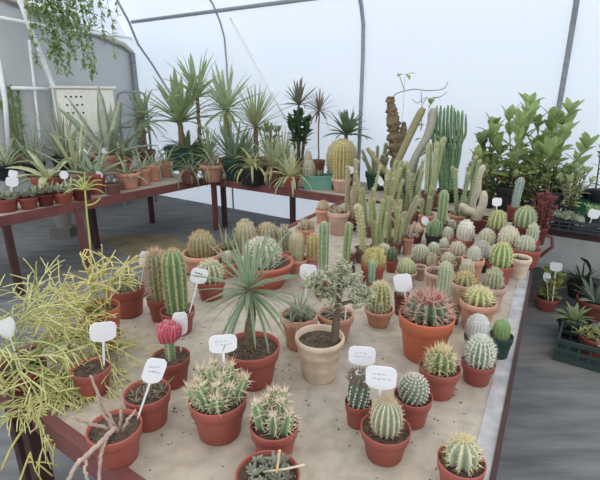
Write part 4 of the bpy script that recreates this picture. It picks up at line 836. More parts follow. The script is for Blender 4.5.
P('s15', 'potted_yucca', 'small yucca with a drooping mop of leaves on a bare trunk beside the tube frame', 'yucca', 147, 150, 20, 166, 'brown', Rosette(44, 30, 3.2, (-.6, 1.4), (.1, .8), trunk=116, tw=5, col=(126, 150, 98), edge=(166, 178, 130), tcol=(134, 112, 88)), group=GL)
P('s16', 'grass_plant', 'brown pot of long pale grass behind the wispy pot at the bench corner', 'plant', 209, 158, 18, 172, 'brown', Rosette(64, 40, 1.9, (.2, 1.5), (.2, 1.3), col=(150, 168, 118), edge=(190, 198, 154)), group=GS)
P('s17', 'grass_plant', 'pot of fine grey-green grass behind the charcoal spider plant pot', 'plant', 246, 160, 16, 173, 'brown', Rosette(64, 36, 1.8, (.2, 1.5), (.2, 1.2), col=(140, 160, 116), edge=(180, 190, 150)), group=GS)
P('s18', 'grass_plant', 'pot of yellowish upright grass between the leafy dull green succulent and the dark rosettes', 'plant', 283, 164, 16, 177, 'brown', Rosette(60, 40, 1.8, (.3, 1.5), (.1, 1.0), col=(160, 170, 112), edge=(196, 198, 146)), group=GS)
# ------------------------------------------------------------------ behind the central bench
_r = random.Random(4); EUPH, EUPH2 = [], []
for i_ in range(9):
    x_ = -16 + 4.0 * i_; t_ = 100 + abs(i_ - 4) * 3 + _r.uniform(-2, 6); d_ = _r.uniform(-8, 8)
    EUPH.append([(x_ * .3 - 3, None, 0, 2.2), (x_ * .5 - 3, 174, d_ * .5, 2.0), (x_ * .8 - 3, 154, d_, 1.6), (x_ * .9 - 3, t_ + 18, d_, 1.5), (x_ * .9 - 2.4, t_ + 4, d_, 1.4), (x_ * .9 - 2.2, t_, d_, .6)])
    for s_ in (-1, 1):
        y_ = _r.uniform(128, 150); EUPH2.append([(x_ * .85 - 3, y_ + 4, d_, 1.4), (x_ * .9 - 3 + 4 * s_, y_ - 3, d_ + 2, 1.3), (x_ * .9 - 3 + 4 * s_, y_ - 14 - _r.uniform(0, 8), d_ + 3, 1.2), (x_ * .9 - 3 + 4 * s_, y_ - 24, d_ + 3, .6)])
P('r1', 'euphorbia', 'dark green candelabra euphorbia with crowded upright arms', 'euphorbia', 449, 190, 26, 203, 'black', Branches(EUPH, (118, 148, 112), 'arm', 5, .15), Branches(EUPH2, (116, 146, 106), 'branchlet', 5, .15), group=GR)
cac('r2', 'twin leaning grey columns crossing behind the thin olive stems', 398, 188, 26, 203, 'dgreen', Branches([[(-10, None, 0, 3.2), (-6, 172, 0, 3.4), (4, 150, 0, 3.5), (14, 128, 0, 3.7), (22, 112, 0, 3.7), (25, 108, 0, 2.4)], [(-8, 178, 0, 2.7), (-22, 162, 0, 2.6), (-32, 148, 0, 1.9)]], (146, 138, 108), 'leaning_stem', 10, .1), Branches([[(9, None, 0, 3.2), (10, 172, 0, 3.5), (18, 154, 0, 3.7), (28, 138, 0, 3.8), (33, 122, 0, 3.8), (34, 110, 0, 3.4), (34, 108, 0, 1.9)], [(18, 156, 0, 2.4), (28, 150, 0, 2.1), (33, 148, 0, 1.3)]], (164, 162, 148), 'grey_stem', 10, .08), group=GR)
P('r3', 'climbing_vine', 'rough brown dead trunk with a thin leafy vine trailing from its top', 'vine', 394, 176, 20, 193, 'brown',
  Branches([[(0, None, 0, 6), (2, 160, 0, 6), (0, 138, 0, 6.5), (-3, 116, 0, 4.8), (-5, 100, 0, 4), (-5, 97, 0, 2)], [(2, 150, 0, 4), (8, 134, 0, 4), (9, 122, 0, 2.4)]], (120, 104, 80), 'trunk', 9, .35, rough=.2),
  Branches([[(-4, 100, 0, .5), (0, 94, 0, .5), (9, 91, 0, .45), (20, 89, 0, .45), (32, 91, 0, .45), (46, 90, 0, .4), (50, 88, 0, .4), (53, 82, 0, .3)], [(9, 90, 0, .4), (6, 80, 0, .4), (3, 73, 0, .3)], [(26, 92, 0, .4), (27, 105, 0, .4), (26, 130, 0, .4)], [(34, 108, 0, .4), (38, 98, 0, .4), (46, 97, 0, .35), (52, 92, 0, .3)], [(17, 99, 0, .3), (22, 104, 0, .35), (27, 100, 0, .35)]], (138, 140, 112), 'vine_stem', 5), 
  Rosette(3, 8, 5, (-.6, .4), (.3, .8), trunk=74, tw=.3, dx=3, col=(150, 168, 100), kind='oval'), Rosette(5, 8, 5, (-.9, .4), (.3, .8), trunk=98, tw=.3, dx=27, col=(132, 156, 84), kind='oval'), Rosette(5, 8, 5, (-.9, .2), (.3, .8), trunk=124, tw=.3, dx=26, col=(118, 146, 80), kind='oval'), Rosette(4, 8, 4, (-.9, .2), (.3, .8), trunk=138, tw=.3, dx=24, col=(112, 136, 78), kind='oval'), group=GR)
cac('r4', 'tall bright green column group with pale stripes behind the ribbed finger column', 430, 192, 20, 208, 'brown', Columns(3, 14, 136, 7, (142, 160, 104), (196, 200, 148), ribs=7, depth=.3, L=1.2, k=2, rows=14, hmin=.85, splay=.1), group=GR)
cac('r5', 'row of short dark spiky stems against the film wall', 376, 172, 24, 191, 'dgreen', Columns(10, 34, 143, 4, (112, 122, 84), splay=.8, hmin=.5), group=GR)
cac('r6', 'thick green stem columns behind the oval tag', 408, 184, 22, 198, 'dgreen', Columns(6, 24, 150, 5, (138, 148, 104), splay=.4), group=GR)
cac('r7', 'flat padded cactus standing between the leaning grey columns', 393, 194, 16, 205, 'brown', Columns(4, 16, 160, 6, (138, 148, 92), ribs=2, depth=.45, splay=.3, k=1), group=GR)
cac('r8', 'soft green low columns below the drooping large leaves', 476, 192, 22, 206, 'dgreen', Columns(8, 24, 152, 5, (104, 128, 84), splay=.5), group=GR)
P('r9', 'potted_shrub', 'shrub with a large drooping leaf on a dark stake beside the euphorbia', 'shrub', 481, 184, 18, 203, 'black', Branches([[(1, None, 0, 1.2), (1, 150, 0, 1.2), (1, 140, 0, 1)]], (56, 54, 50), 'stake'), Bush(6, 34, 130, 16, 9, 5, (128, 150, 98), sparse=.5, el=(-.6, .6)), group=GR)
P('r10', 'potted_shrub', 'tall shrub with big glossy pointed leaves near the reddish bush', 'shrub', 508, 186, 30, 212, 'black', Bush(11, 100, 92, 21, 8.5, 11, (146, 170, 100), (130, 124, 84), sparse=.05, hv=.9), group=GR)
P('r11', 'potted_shrub', 'tall glossy-leaved shrub beside the dark corner hoop', 'shrub', 546, 190, 28, 217, 'black', Bush(10, 84, 92, 20, 8, 11, (144, 168, 102), (130, 124, 84), sparse=.05, hv=.9), group=GR)
P('r12', 'potted_shrub', 'low dark shrub with small leaves and apricot flowers behind the blue-green column', 'shrub', 502, 196, 26, 211, 'black', Bush(14, 50, 156, 9, 4.2, 14, (150, 172, 112), (96, 84, 64), flower=((232, 176, 140), 1, 4.5)), group=GR)
P('r13', 'potted_shrub', 'small-leaved shrub dotted with cream flowers above the reddish bush', 'shrub', 532, 200, 26, 215, 'black', Bush(15, 56, 158, 9, 4.2, 14, (158, 172, 112), (112, 84, 64), flower=((236, 222, 160), 1, 4)), group=GR)
P('r14', 'potted_shrub', 'pale green small-leaved shrub beside the green slatted tray', 'shrub', 560, 205, 22, 219, 'black', Bush(13, 44, 162, 9, 4, 12, (164, 180, 124), (124, 112, 84)), group=GR)
P('r15', 'potted_shrub', 'thin upright grey-leaved sapling at the far end of the trays', 'shrub', 594, 190, 18, 214, 'black', Bush(3, 22, 134, 10, 3.4, 11, (118, 142, 100), (96, 100, 84)), group=GR)
P('r16', 'potted_succulent', 'grey-green frilly succulent in front of the black tray', 'succulent', 563, 220, 22, 230, 'black', Tufts(10, 26, 8, 2.6, 8, (128, 146, 116), (160, 170, 140), hh=4), group=GR)
P('r17', 'potted_succulent', 'light green leafy seedlings beside the white tag on the trays', 'succulent', 592, 214, 18, 228, 'dgreen', Tufts(9, 24, 9, 3, 8, (122, 158, 84), (150, 176, 104), hh=5), group=GR)
def tray(name, label, x0, x1, yb, h_px, d_px, col, z=BENCH, slats=7, cat='crate', group=None, ang=None):
    p0, p1 = at(x0, yb, z), at(x1, yb, z)
    if ang is not None: p1 = p0 + ang * np.linalg.norm(p1 - p0)
    ex = norm(p1 - p0); L = np.linalg.norm(p1 - p0); k = ppm(p0); H, D = h_px / k, d_px / k
    root = empty(name, (p0[0], p0[1], z + .001), math.atan2(ex[1], ex[0])); tag(root, label, cat, group); m_ = mat('crate_plastic', col, rough=.5, noise=.06)
    m = MB(); box(m, (0, 0, 0), (L, D, .012)); m.build('crate_base', m_, root, smooth=False)
    t = .012
    for a, b in (((0, 0), (L, t)), ((0, D - t), (L, D)), ((0, t), (t, D - t)), ((L - t, t), (L, D - t))):
        m = MB(); along = b[0] - a[0] > b[1] - a[1]; n = slats if along else max(int(slats * D / L), 3)
        for z0, z1 in ((.012, H * .22), (H * .46, H * .58), (H * .82, H)): box(m, (*a, z0), (*b, z1))
        for i in range(n + 1):
            q = i / n
            if along: x = a[0] + (b[0] - a[0] - t) * q; box(m, (x, a[1] + .002, .012), (x + t, b[1] - .002, H * .9))
            else: y = a[1] + (b[1] - a[1] - t) * q; box(m, (a[0] + .002, y, .012), (b[0] - .002, y + t, H * .9))
        m.build('slatted_side', m_, root, smooth=False)
    return root, p0, ex, L, D, H
BDX = np.array([BD[0], BD[1], 0])
tray('seed_tray', 'bright green slatted plastic tray on the shrub bench', 570, 604, 214, 13, 16, (48, 100, 76), slats=14, ang=BDX)
tray('seed_tray', 'black plastic tray standing low at the bench front beside the frilly succulent', 547, 592, 229, 10, 7, (52, 56, 60), slats=5, ang=BDX)
P('r18', 'nursery_pot', 'square-looking black nursery pot at the end behind the green slatted tray', 'pot', 585, 188, 20, 212, 'black', Tufts(5, 18, 8, 2, 6, (118, 140, 98)), group=GR, style='plain')
P('r19', 'nursery_pot', 'black nursery pot with sprigs behind the light green seedlings', 'pot', 604, 189, 18, 213, 'black', Tufts(5, 18, 9, 2, 6, (128, 146, 108)), group=GR, style='plain')
# ------------------------------------------------------------------ bench by the gable
AG, AGE = (158, 178, 150), (190, 200, 168)
for i, (cx, yr, w, yb, pc, lab, pl) in enumerate([
    (7, 198, 26, 213, 'rust', 'small red pot of grey-green aloe pups under the double white tag', Tufts(8, 30, 12, 3, 7, (122, 136, 112), (150, 160, 134), hh=4)),
    (30, 197, 22, 210, 'rust', 'small red pot of dull green rosettes next to the double white tag', Tufts(7, 26, 11, 3, 7, (114, 132, 100), (142, 154, 124), hh=4)),
    (47, 194, 20, 207, 'dred', 'small dark red pot of grassy grey shoots below the striped agave', Tufts(7, 24, 12, 2, 7, (130, 142, 112), (158, 164, 134), hh=4)),
    (64, 192, 22, 204, 'red', 'small red pot with bright green spreading aloe rosettes', Tufts(6, 28, 13, 3.4, 7, (136, 158, 116), (190, 198, 154), hh=4)),
    (83, 188, 24, 201, 'dred', 'small dark red pot of tiny aloes beside the star-topped shoot', Tufts(6, 24, 10, 2.6, 7, (132, 152, 116), (172, 180, 142), hh=4)),
    (114, 183, 16, 195, 'brown', 'small brown pot with grey sprig behind the star-topped shoot', Tufts(4, 20, 8, 2, 6, (112, 122, 100), (140, 144, 120), hh=4))]):
    P(f'l{i}', 'potted_aloe', lab, 'aloe', cx, yr, w, yb, pc, pl, group=GL)
P('l10', 'potted_agave', 'terracotta pot with yellow margined agave arching over its rim', 'agave', 52, 176, 33, 197, 'red', Rosette(16, 40, 8, (-.15, 1.2), (.5, 1.5), col=(146, 168, 128), edge=(214, 208, 146), kind='agave', thick=1.5, trans=.05), group=GL)
P('l11', 'potted_agave', 'pinkish clay pot with stiff yellow-edged upright leaves', 'agave', 80, 171, 28, 193, 'clay', Rosette(14, 56, 6, (.7, 1.45), (-.1, .3), col=(138, 162, 118), edge=(206, 202, 140), kind='taper', thick=1.2, trans=.05), group=GL, style='clay')
P('l12', 'potted_agave', 'wide red rimmed pot with grey-blue aloe leaves behind the star-topped shoot', 'agave', 104, 173, 30, 196, 'red', Rosette(18, 32, 6, (.1, 1.3), (.0, .7), col=(152, 172, 142), edge=(158, 174, 146), kind='agave', thick=1.5, trans=.05), group=GL, style='clay')
P('l13', 'potted_aloe', 'squat terracotta clay pot with spiky leaves crossing, in front at the rail', 'aloe', 129, 172, 25, 190, 'terra', Rosette(14, 30, 3.4, (.1, 1.2), (0, .8), col=(142, 156, 112), edge=(176, 184, 140), kind='taper', thick=.9, trans=.05), group=GL, style='clay')
P('l14', 'potted_aloe', 'narrow terracotta clay pot beside the squat one at the rail', 'aloe', 144, 168, 17, 186, 'terra', Rosette(14, 26, 2.2, (.3, 1.3), (.2, 1.0), col=(150, 166, 126), edge=(170, 180, 146)), group=GL, style='clay')
P('l15', 'potted_aloe', 'orange clay pot of trailing thin leaves near the bench corner', 'aloe', 154, 164, 17, 182, 'terra', Rosette(18, 26, 2, (.0, 1.3), (.4, 1.4), col=(132, 150, 112), edge=(166, 176, 142)), group=GL, style='clay')
P('l16', 'potted_aloe', 'small clay pot of twisted grass at the bench corner beside the dark trough', 'aloe', 167, 162, 14, 178, 'terra', Rosette(22, 28, 1.8, (.0, 1.3), (.6, 1.8), col=(128, 146, 106), edge=(166, 174, 140)), group=GL, style='clay')
P('l17', 'potted_agave', 'large grey-green agave with broad leaves in front of the cream cabinet', 'agave', 111, 154, 30, 172, 'terra', Rosette(15, 64, 10.5, (.35, 1.5), (-.1, .4), col=AG, edge=AGE, kind='agave', thick=2.2, trans=.05), group=GL)
P('l18', 'potted_agave', 'tall slender agave with upright pale leaves beside the gable tubes', 'agave', 66, 156, 24, 172, 'black', Rosette(20, 52, 5, (.5, 1.5), (-.1, .5), col=(152, 170, 138), edge=(174, 184, 146), kind='taper', thick=1.0, trans=.05), group=GL)
P('l19', 'potted_opuntia', 'dark green paddle cactus against the cream cabinet', 'cactus', 86, 140, 16, 163, 'brown', Cactus(13, 117, col=(96, 128, 84), ribs=2, depth=.35, form='col', k=0, sub=14), group=GL)
P('l20', 'potted_agave', 'black pot of striped arching leaves behind the double white tag', 'agave', 9, 164, 22, 181, 'black', Rosette(18, 40, 4, (.2, 1.4), (.4, 1.2), col=(150, 172, 122), edge=(184, 194, 142), kind='taper', thick=.9, trans=.05), group=GL)
P('l21', 'potted_agave', 'dark pot of grey spiky leaves behind the yellow margined agave', 'agave', 36, 162, 22, 178, 'black', Rosette(26, 38, 3.4, (.2, 1.5), (.1, .6), col=(138, 156, 126), edge=(150, 162, 132), kind='taper', thick=.8, trans=.05), group=GL)
P('l22', 'potted_shrub', 'bushy green creeper at the frame edge by the gable', 'shrub', -3, 150, 20, 166, 'brown', Bush(8, 26, 80, 7, 3.4, 16, (118, 152, 84), (112, 116, 80)), group=GL)
P('l23', 'potted_aloe', 'red pot of green leaves behind the squat terracotta pot', 'aloe', 124, 156, 20, 172, 'red', Rosette(18, 30, 4, (.2, 1.4), (.2, .9), col=(122, 144, 106), edge=(160, 172, 134)), group=GL)
# bucket under the gable bench
def bucket():
    b = at(64, 226, .12); k = ppm(b); r = 8.5 / k; h = 15 / k
    root = empty('white_bucket', (b[0], b[1], 0)); tag(root, 'small whitish bucket on a block beneath the gable bench', 'bucket')
    m = MB(); lathe(m, [(0, .12), (r * .82, .12), (r, .12 + h), (r * 1.04, .12 + h), (r * 1.04, .12 + h * 1.06), (r * .95, .12 + h * 1.06), (r * .8, .14)], 24); m.build('bucket_body', mat('white_plastic', (206, 200, 192), rough=.5, noise=.06), root)
    m = MB(); box(m, (-.12, -.12, 0), (.12, .12, .119)); m.build('block', mat('grey_block', (112, 112, 110), rough=.9), root, smooth=False)
bucket()
# ------------------------------------------------------------------ hanging plant
def hanging():
    c = gable_pt(48, -22, .75); k = ppm(c); root = empty('hanging_plant', c); tag(root, 'light green trailing plant hanging in long leafy strands from the roof', 'hanging plant'); rng = random.Random(5)
    m = MB(); R = .16; lathe(m, [(0, .0), (R * .6, 0), (R * .95, .16), (R, .17), (R * .93, .17), (R * .8, .13), (0, .13)], 24); m.build('hanging_pot', mat('pot_plastic', COL['brown'], rough=.6), root)
    m = MB()
    for j in range(3):
        a = 2.1 * j; tube(m, [(R * math.cos(a), R * math.sin(a), .17), (0, 0, .5)], .004, 5)
    tube(m, [(0, 0, .5), (0, 0, .66)], .006, 5); m.build('hanger', STEEL, root)
    tc = math.atan2(-c[1], -c[0]); a_ = tc + PI / 2; ex, ey = np.array([math.cos(a_), math.sin(a_), 0]), np.array([math.cos(tc), math.sin(tc), 0])
    st, lf = MB(), MB()
    S = [(-22, 64, 90), (-14, 40, 60), (-8, 60, 100), (-4, 74, 90), (2, 78, 100), (8, 72, 100), (12, 50, 60), (6, 30, 60), (18, 20, 40), (22, 66, 80), (28, 76, 90), (33, 72, 60), (20, 40, 70), (30, 20, 30), (38, 24, 30), (46, 40, 40), (54, 56, 50), (36, 8, 30), (-18, 30, 50), (0, 55, 80), (14, 62, 70), (-6, 22, 60)]
    for x, y, nl in S:
        q = rng.uniform(-1, 1) * 12; z1 = height_at(c, y) - c[2]; s = np.linspace(0, 1, 10)
        X_ = x * np.minimum(1, s * 2.2) / k; Z_ = .15 + .05 * np.sin(PI * np.minimum(1, s * 2.2)) + (z1 - .15) * np.maximum(0, (s - .12) / .88) ** 1.15
        pts = ex * X_[:, None] + ey * (q / k * s)[:, None] + np.array([0, 0, 1.0]) * Z_[:, None] + np.array([[rng.gauss(0, .008), rng.gauss(0, .008), 0] for _ in s]); pts[0] = (0, 0, .13)
        tube(st, pts, .0035, 5)
        for _ in range(int(nl * 1.7)):
            t = rng.random(); p = np.array([np.interp(t, s, pts[:, e]) for e in range(3)])
            blade(lf, p, rng.uniform(0, 2 * PI), rng.uniform(-1.0, .7), 6.5 / k * rng.uniform(.6, 1.2), 1.6 / k, .5, 3, .15, 'oval')
    st.build('strands', mat('stalk', (132, 148, 96), rough=.8), root); lf.build('leaves', mat('leaf', (142, 172, 106), (160, 186, 122), rough=.5, trans=.45, noise=.15), root)
hanging()
def sprig():
    c = gable_pt(114, -16, .9); k = ppm(c); root = empty('hanging_sprig', c); tag(root, 'single thin dry sprig dangling from the roof near the corner', 'hanging plant'); rng = random.Random(9)
    m = MB(); pts = [(0, 0, .3), (0, .0, 0), (.01, 0, -15 / k), (-.0, 0, -30 / k)]; tube(m, pts, .004, 5); m.build('strand', mat('stalk', (140, 146, 110), rough=.8), root)
    m = MB()
    for i in range(16): blade(m, (0, 0, -rng.uniform(4, 30) / k), rng.uniform(0, 6.28), rng.uniform(-1, .5), 4 / k, 1 / k, .4, 3, .1, 'oval')
    m.build('leaves', mat('leaf', (120, 142, 92), rough=.5, trans=.2), root)
sprig()
# ------------------------------------------------------------------ ground to the side of the bench
cr = tray('plant_crate', 'dark green-black plastic crate of succulents on the ground', 553, 640, 360, 24, 46, (52, 68, 66), z=0, slats=9, ang=BDX)
zc = .0135
P('g1', 'potted_succulent', 'light green trailing succulent in a black pot within the crate', 'succulent', 570, 318, 30, 340, 'black', Rosette(34, 20, 4, (-.1, 1.3), (.3, 1.2), col=(130, 156, 100), edge=(160, 178, 124), kind='oval'), z=zc, group=GF)
P('g2', 'potted_succulent', 'rust-red pot of yellow-green tufts at the crate corner', 'succulent', 593, 336, 34, 360, 'red', Tufts(10, 38, 11, 3.4, 8, (142, 148, 82), (166, 168, 104), hh=5), z=zc, group=GF)
P('g3', 'potted_aloe', 'terracotta pot of blue-grey leaves behind the crate', 'aloe', 592, 299, 36, 322, 'rust', Rosette(16, 28, 8, (.3, 1.3), (0, .5), col=(120, 138, 128), edge=(150, 164, 152), kind='agave', thick=1.4, trans=.05), z=0.0, group=GF)
P('g4', 'potted_shrub', 'red pot of yellow-green leafy plant on the ground with two white tags', 'shrub', 545, 297, 22, 312, 'red', Bush(9, 28, 266, 10, 6, 9, (148, 164, 92), (140, 130, 84), sparse=.1), Bush(4, 22, 278, 8, 4, 6, (206, 164, 70), sparse=.4), z=0.0, group=GF, rs=1.0)
P('g5', 'potted_shrub', 'dark grassy plant with one bent black seed head on the ground', 'shrub', 578, 283, 26, 300, 'black', Rosette(40, 24, 2, (.1, 1.3), (.3, 1.2), col=(78, 86, 66)), Branches([[(4, None, 0, .6), (9, 272, 0, .6), (8, 266, 0, 1.4), (5, 261, 0, 1.6), (-1, 258, 0, .7)]], (52, 50, 46), 'seed_head'), z=0.0, group=GF)

# ------------------------------------------------------------------ white plant tags
WHITE = mat('white_plastic', (232, 234, 240), rough=.4, noise=.02)
INK = mat('faded_ink', (150, 158, 186), rough=.8)
def T(label, px, py, w, h, sx, sy, key=None, z=None, write=False, shape='plate', name='plant_tag', front=None):
    """moulded tag: plate centred on (px, py), stake foot at (sx, sy) in the soil of plant KEY."""
    zz = z if z is not None else POTS[key].z + POTS[key].zs + .004
    b = at(sx, sy, zz)
    if key:
        X = POTS[key]; d = b[:2] - X.c[:2]; n_ = np.linalg.norm(d)
        if front is not None:
            toc = np.array([math.cos(X.to_cam), math.sin(X.to_cam)]); acr = np.array([-toc[1], toc[0]])
            px0 = 300 + F_PX * X.c[0] / (X.c[1] * CP - (X.z + X.H - CAM_Z) * SP)
            d = toc * X.R * front + acr * (sx - px0) / X.ppm; n_ = np.linalg.norm(d); b[:2] = X.c[:2] + d
        if n_ > X.R * .85: b[:2] = X.c[:2] + d / n_ * X.R * .85
    k = ppm(b + np.array([0, 0, .08])); ex = norm(np.array([-b[1], b[0], 0])) * -1
    ztop = height_at(b, py); up = ztop - b[2]
    c = b.copy(); 
    for _ in range(2):
        d = ray(px, py); s = np.dot(c - b, ex)
        # point of the sight line in the upright plane through the foot
        n = np.array([-ex[1], ex[0], 0]); c = on_plane(px, py, b, n)
    k = ppm(c)
    vz = norm(c - b); dist = np.linalg.norm(c - b); vx = np.cross(np.array([-ex[1], ex[0], 0]), vz); vx = vx if np.dot(vx, ex) > 0 else -vx
    W, H = w / 2 / k, h / 2 / k * 1.06; th = .0016
    if shape == 'oval': out = [(math.cos(a) * W, math.sin(a) * H) for a in np.linspace(0, 2 * PI, 20, endpoint=False)]
    else:
        out = [(-W * .22, -H), (W * .22, -H), (W * .72, -H * .86), (W * .97, -H * .55), (W, H * .45), (W * .9, H * .82), (W * .6, H), (-W * .6, H), (-W * .9, H * .82), (-W, H * .45), (-W * .97, -H * .55), (-W * .72, -H * .86)]
    m = MB(); nn = np.cross(vx, vz); n_ = len(out)
    F = [vx * x + vz * (y + dist) + nn * th for x, y in out]; B_ = [vx * x + vz * (y + dist) - nn * th for x, y in out]
    ctr = [vz * dist + nn * th, vz * dist - nn * th]
    m.add(F + B_ + ctr, tris=[(2 * n_, i, (i + 1) % n_) for i in range(n_)] + [(2 * n_ + 1, n_ + (i + 1) % n_, n_ + i) for i in range(n_)], quads=[(i, n_ + i, n_ + (i + 1) % n_, (i + 1) % n_) for i in range(n_)])
    root = empty(name, b); tag(root, label, 'plant tag', 'white plant tags')
    pl = m.build('tag_plate', WHITE, root, smooth=False)
    m = MB(); sw = max(.09 * W * 2 / 2, .0022); l = dist - H * .98
    v = []
    for t_, q in ((0, .35), (.12, 1), (1, 1)):
        for i, j in ((-1, -1), (1, -1), (1, 1), (-1, 1)): v.append(vz * l * t_ + vx * sw * q * i + nn * th * .8 * j)
    m.add(v, quads=[(i * 4 + j, i * 4 + (j + 1) % 4, i * 4 + 4 + (j + 1) % 4, i * 4 + 4 + j) for i in range(2) for j in range(4)] + [(3, 2, 1, 0), (8, 9, 10, 11)])
    m.build('stake', WHITE, root, smooth=False)
    if write:
        rng = random.Random(int(px * 7 + py)); m = MB(); sgn = 1 if np.dot(nn, -b) > 0 else -1
        for r, y in enumerate((.35, -.05)):
            x = -W * .55
            while x < W * (.6 if r else .35):
                xs = np.linspace(x, x + W * .22, 6); ys = y * H + H * .1 * np.array([rng.uniform(-1, 1) for _ in xs])
                tube(m, [vx * a_ + vz * (dist + b_) + nn * sgn * (th + .0003) for a_, b_ in zip(xs, ys)], .0006 if write < 2 else .0016, 4); x += W * .32
        m.build('handwriting', mat('faded_ink', (86, 88, 96), rough=.8) if write > 1 else INK, pl)
    return root
T('white tag with faint writing standing upright in the grey-green ribbed ball cactus pot', 381, 378, 31, 25, 379, 417, 'f1', write=1)
T('white tag with faint writing behind the brown-crowned cylinder cactus', 362, 356, 27, 20, 361, 396, 'f2', write=1)
T('white tag planted in the big orange pot with the red-spined barrel', 403, 283, 18, 18, 405, 309, 'f10')
T('white tag with a pale blue line of writing in the bristling wide pot', 223, 344, 28, 19, 225, 388, 'f7', write=1)
T('slanted white tag leaning in the pot of bare twisted sticks', 154, 371, 21, 26, 138, 419, 'f18', write=1)
T('white tag upright in the pot of gravelly soil', 103, 332, 25, 20, 104, 366, 'f19')
T('white tag tilted in front of the sprawling yellow-green stems', 7, 328, 15, 20, 21, 366, 'f21', front=.8)
T('white tag leaning in the low clump of whitish spined cactus heads', 145, 259, 11, 15, 145, 283, 'f23', front=.8)
T('white tag with dark stripes of writing beside the bright green column', 199, 276, 17, 15, 192, 306, 'f25', write=2, front=.8)
T('greyish white tag behind the crimson grafted top', 180, 324, 15, 24, 181, 352, 'f16')
T('white tag lying across the feathery grey shoots', 308, 272, 17, 15, 307, 306, 'f12')
T('narrow white tag edge-on behind the knotted woody succulent', 349, 282, 9, 16, 346, 308, 'f13', front=.8)
T('oval white tag standing in the black pot of white flower tips', 425, 221, 7, 9, 427, 232, 'b19', shape='oval')
T('small white tag above the yellow striped globe cactus', 497, 202, 9, 8, 495, 222, 'c6')
T('pale tag in front of the golden ribbed barrel cactus', 350, 170, 8, 7, 352, 180, 's13', front=.8)
T('bluish white tag among the thin olive stems', 380, 181, 6, 10, 382, 196, 'r7', front=.8)
T('white tag standing in the black tray seedlings at the bench end', 594, 214, 10, 9, 588, 227, z=BENCH + .02)
T('white tag above the yellow-green leafy plant on the ground', 556, 267, 11, 9, 553, 294, 'g4', front=.8)
T('oval white tag tilted in the yellow-green leafy plant', 547, 277, 7, 11, 549, 296, 'g4', front=.8, shape='oval')
T('front one of the doubled white tags on the gable bench', 12, 182, 11, 9, 14, 196, 'l0')
T('rear one of the doubled white tags, small and half covered', 13, 174, 8, 7, 17, 193, 'l0')
T('round white tag beside the dark pot and yellow margined agave', 64, 175, 8, 8, 69, 190, 'l3', shape='oval')
T('round white tag among the stiff yellow-edged leaves', 83, 153, 8, 8, 86, 168, 'l11', front=.8, shape='oval')
T('small white tag low in the wide red rimmed pot behind the star-topped shoot', 98, 175, 9, 7, 102, 180, 'l12', shape='oval')
T('grey-white tag in the shade of the large agave', 105, 151, 7, 6, 108, 158, 'l17', front=.8, shape='oval')
def stick():
    X = POTS['f9']; b = at(276, 478, X.z + X.zs + .004); z1 = height_at(b, 450); root = None
    m = MB(); box(m, (-.003, -.0015, 0), (.003, .0015, z1 - b[2])); o = m.build('wooden_stick', mat('pale_wood', (226, 196, 152), rough=.7), smooth=False); o.location = b; o.rotation_euler = (0, .12, 0)
    tag(o, 'short flat wooden stick upright in the low succulents', 'stick')
    m = MB(); p = at(284, 472, X.z + X.zs + .02); tube(m, [(-.05, 0, 0), (0, 0, .008), (.05, .01, .012)], .003, 6); o = m.build('dry_twig', mat('stalk', (206, 190, 170), rough=.8)); o.location = p; tag(o, 'pale dry twig lying over the low succulents', 'twig')
stick()
# spilt soil and grit lying on the matting
def crumbs():
    rng = random.Random(77); m = MB(); keys = [k for k in POTS if k[0] in 'f' or k in ('b26', 'b27', 'b28', 'c1', 'c2', 'bowl')]
    for i in range(420):
        if i % 3: X = POTS[rng.choice(keys)]; a = rng.uniform(0, 2 * PI); d = X.R * (1 + abs(rng.gauss(0, .55))); x, y = X.c[0] + d * math.cos(a), X.c[1] + d * math.sin(a)
        else: u, v = rng.uniform(.08, .9), rng.uniform(.04, .75); p = fl_ * (1 - u) * (1 - v) + fr * u * (1 - v) + br * u * v + bl * (1 - u) * v; x, y = p
        t = np.array([x, y]); 
        if np.dot(t - fl_, [-fd[1], fd[0]]) < .03 or np.dot(t - fr, [rd2[1], -rd2[0]]) > -.03: continue
        s = rng.uniform(.0012, .0042) * (1.6 if rng.random() < .08 else 1)
        o = np.array([(1, 0, 0), (-1, 0, 0), (0, 1, 0), (0, -1, 0), (0, 0, .8), (0, 0, -.1)]) * s * np.array([rng.uniform(.6, 1.6), rng.uniform(.6, 1.6), 1])
        m.add(o + np.array([x, y, BENCH + .0012]), tris=[(0, 2, 4), (2, 1, 4), (1, 3, 4), (3, 0, 4)], c=rng.random())
    o = m.build('soil_crumbs', mat('crumb', (78, 68, 60), (140, 126, 110), rough=1), smooth=False); tag(o, 'dark crumbs of spilt soil strewn over the sandy matting', 'soil', kind='stuff')
crumbs()
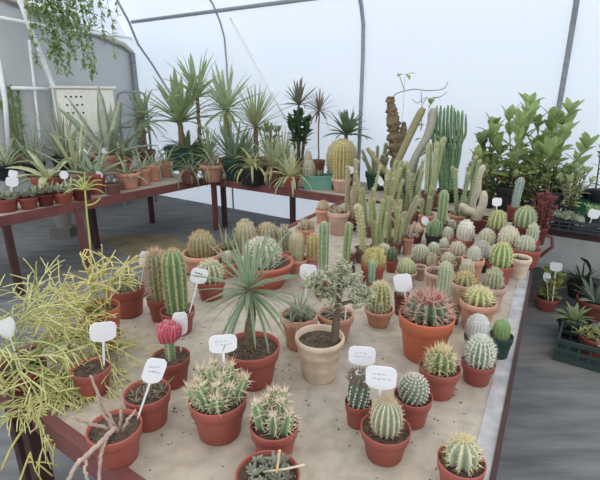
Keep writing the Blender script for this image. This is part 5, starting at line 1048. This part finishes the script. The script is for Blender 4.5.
# leaves that reach the film or the gable lie against it
bpy.context.view_layer.update()
for o in bpy.data.objects:
    r_ = o
    while r_.parent: r_ = r_.parent
    if o.type != 'MESH' or r_.get('kind') or not r_.get('label') or 'bench' in r_.name: continue
    M = np.array(o.matrix_world); n = len(o.data.vertices); a = np.zeros(n * 3, np.float32); o.data.vertices.foreach_get('co', a)
    V = a.reshape(-1, 3) @ M[:3, :3].T + M[:3, 3]
    d1 = (V - W0) @ BN + .05; d2 = (V - corner) @ GN - .06; hit = (d1 > 0).any() or (d2 < 0).any()
    if not hit: continue
    V = V - np.maximum(d1, 0)[:, None] * .985 * BN - np.minimum(d2, 0)[:, None] * .985 * GN
    a = ((V - M[:3, 3]) @ np.linalg.inv(M[:3, :3]).T).astype(np.float32); o.data.vertices.foreach_set('co', a.ravel()); o.data.update()
# ------------------------------------------------------------------ light, sky and camera
w = bpy.data.worlds.new('overcast_sky'); SC.world = w; w.use_nodes = True; N = w.node_tree.nodes; K = w.node_tree.links
bg = N['Background']; tc = N.new('ShaderNodeTexCoord'); sx = N.new('ShaderNodeSeparateXYZ'); K.new(tc.outputs['Generated'], sx.inputs[0])
rp = N.new('ShaderNodeValToRGB'); rp.color_ramp.elements[0].position = 0.0; rp.color_ramp.elements[0].color = (.90, .93, .97, 1); rp.color_ramp.elements[1].position = .9; rp.color_ramp.elements[1].color = (1.0, 1.0, 1.0, 1)
K.new(sx.outputs[2], rp.inputs[0]); K.new(rp.outputs[0], bg.inputs['Color']); bg.inputs['Strength'].default_value = 1.4
sl = bpy.data.lights.new('sun', 'SUN'); sl.energy = .5; sl.angle = math.radians(20); sl.color = (1, .98, .95)
so = bpy.data.objects.new('sun', sl); C.objects.link(so); so.location = tuple(W0 + BN * 6 + np.array([0, 0, 7])); so.rotation_euler = Vector((-BN[0] - .15, -BN[1], -1.05)).to_track_quat('-Z', 'Y').to_euler()
cd = bpy.data.cameras.new('camera'); cd.sensor_width = 36; cd.lens = 36 * F_PX / 600; cd.clip_start = .02
co = bpy.data.objects.new('camera', cd); C.objects.link(co); co.location = (0, 0, CAM_Z); co.rotation_euler = (PI / 2 - PITCH, 0, 0); SC.camera = co
SC.view_settings.view_transform = 'Standard'; SC.view_settings.look = 'None'; SC.view_settings.gamma = 1; SC.view_settings.exposure = 0.1
SC.view_settings.use_curve_mapping = False
SC.cycles.max_bounces = 8; SC.cycles.transparent_max_bounces = 4
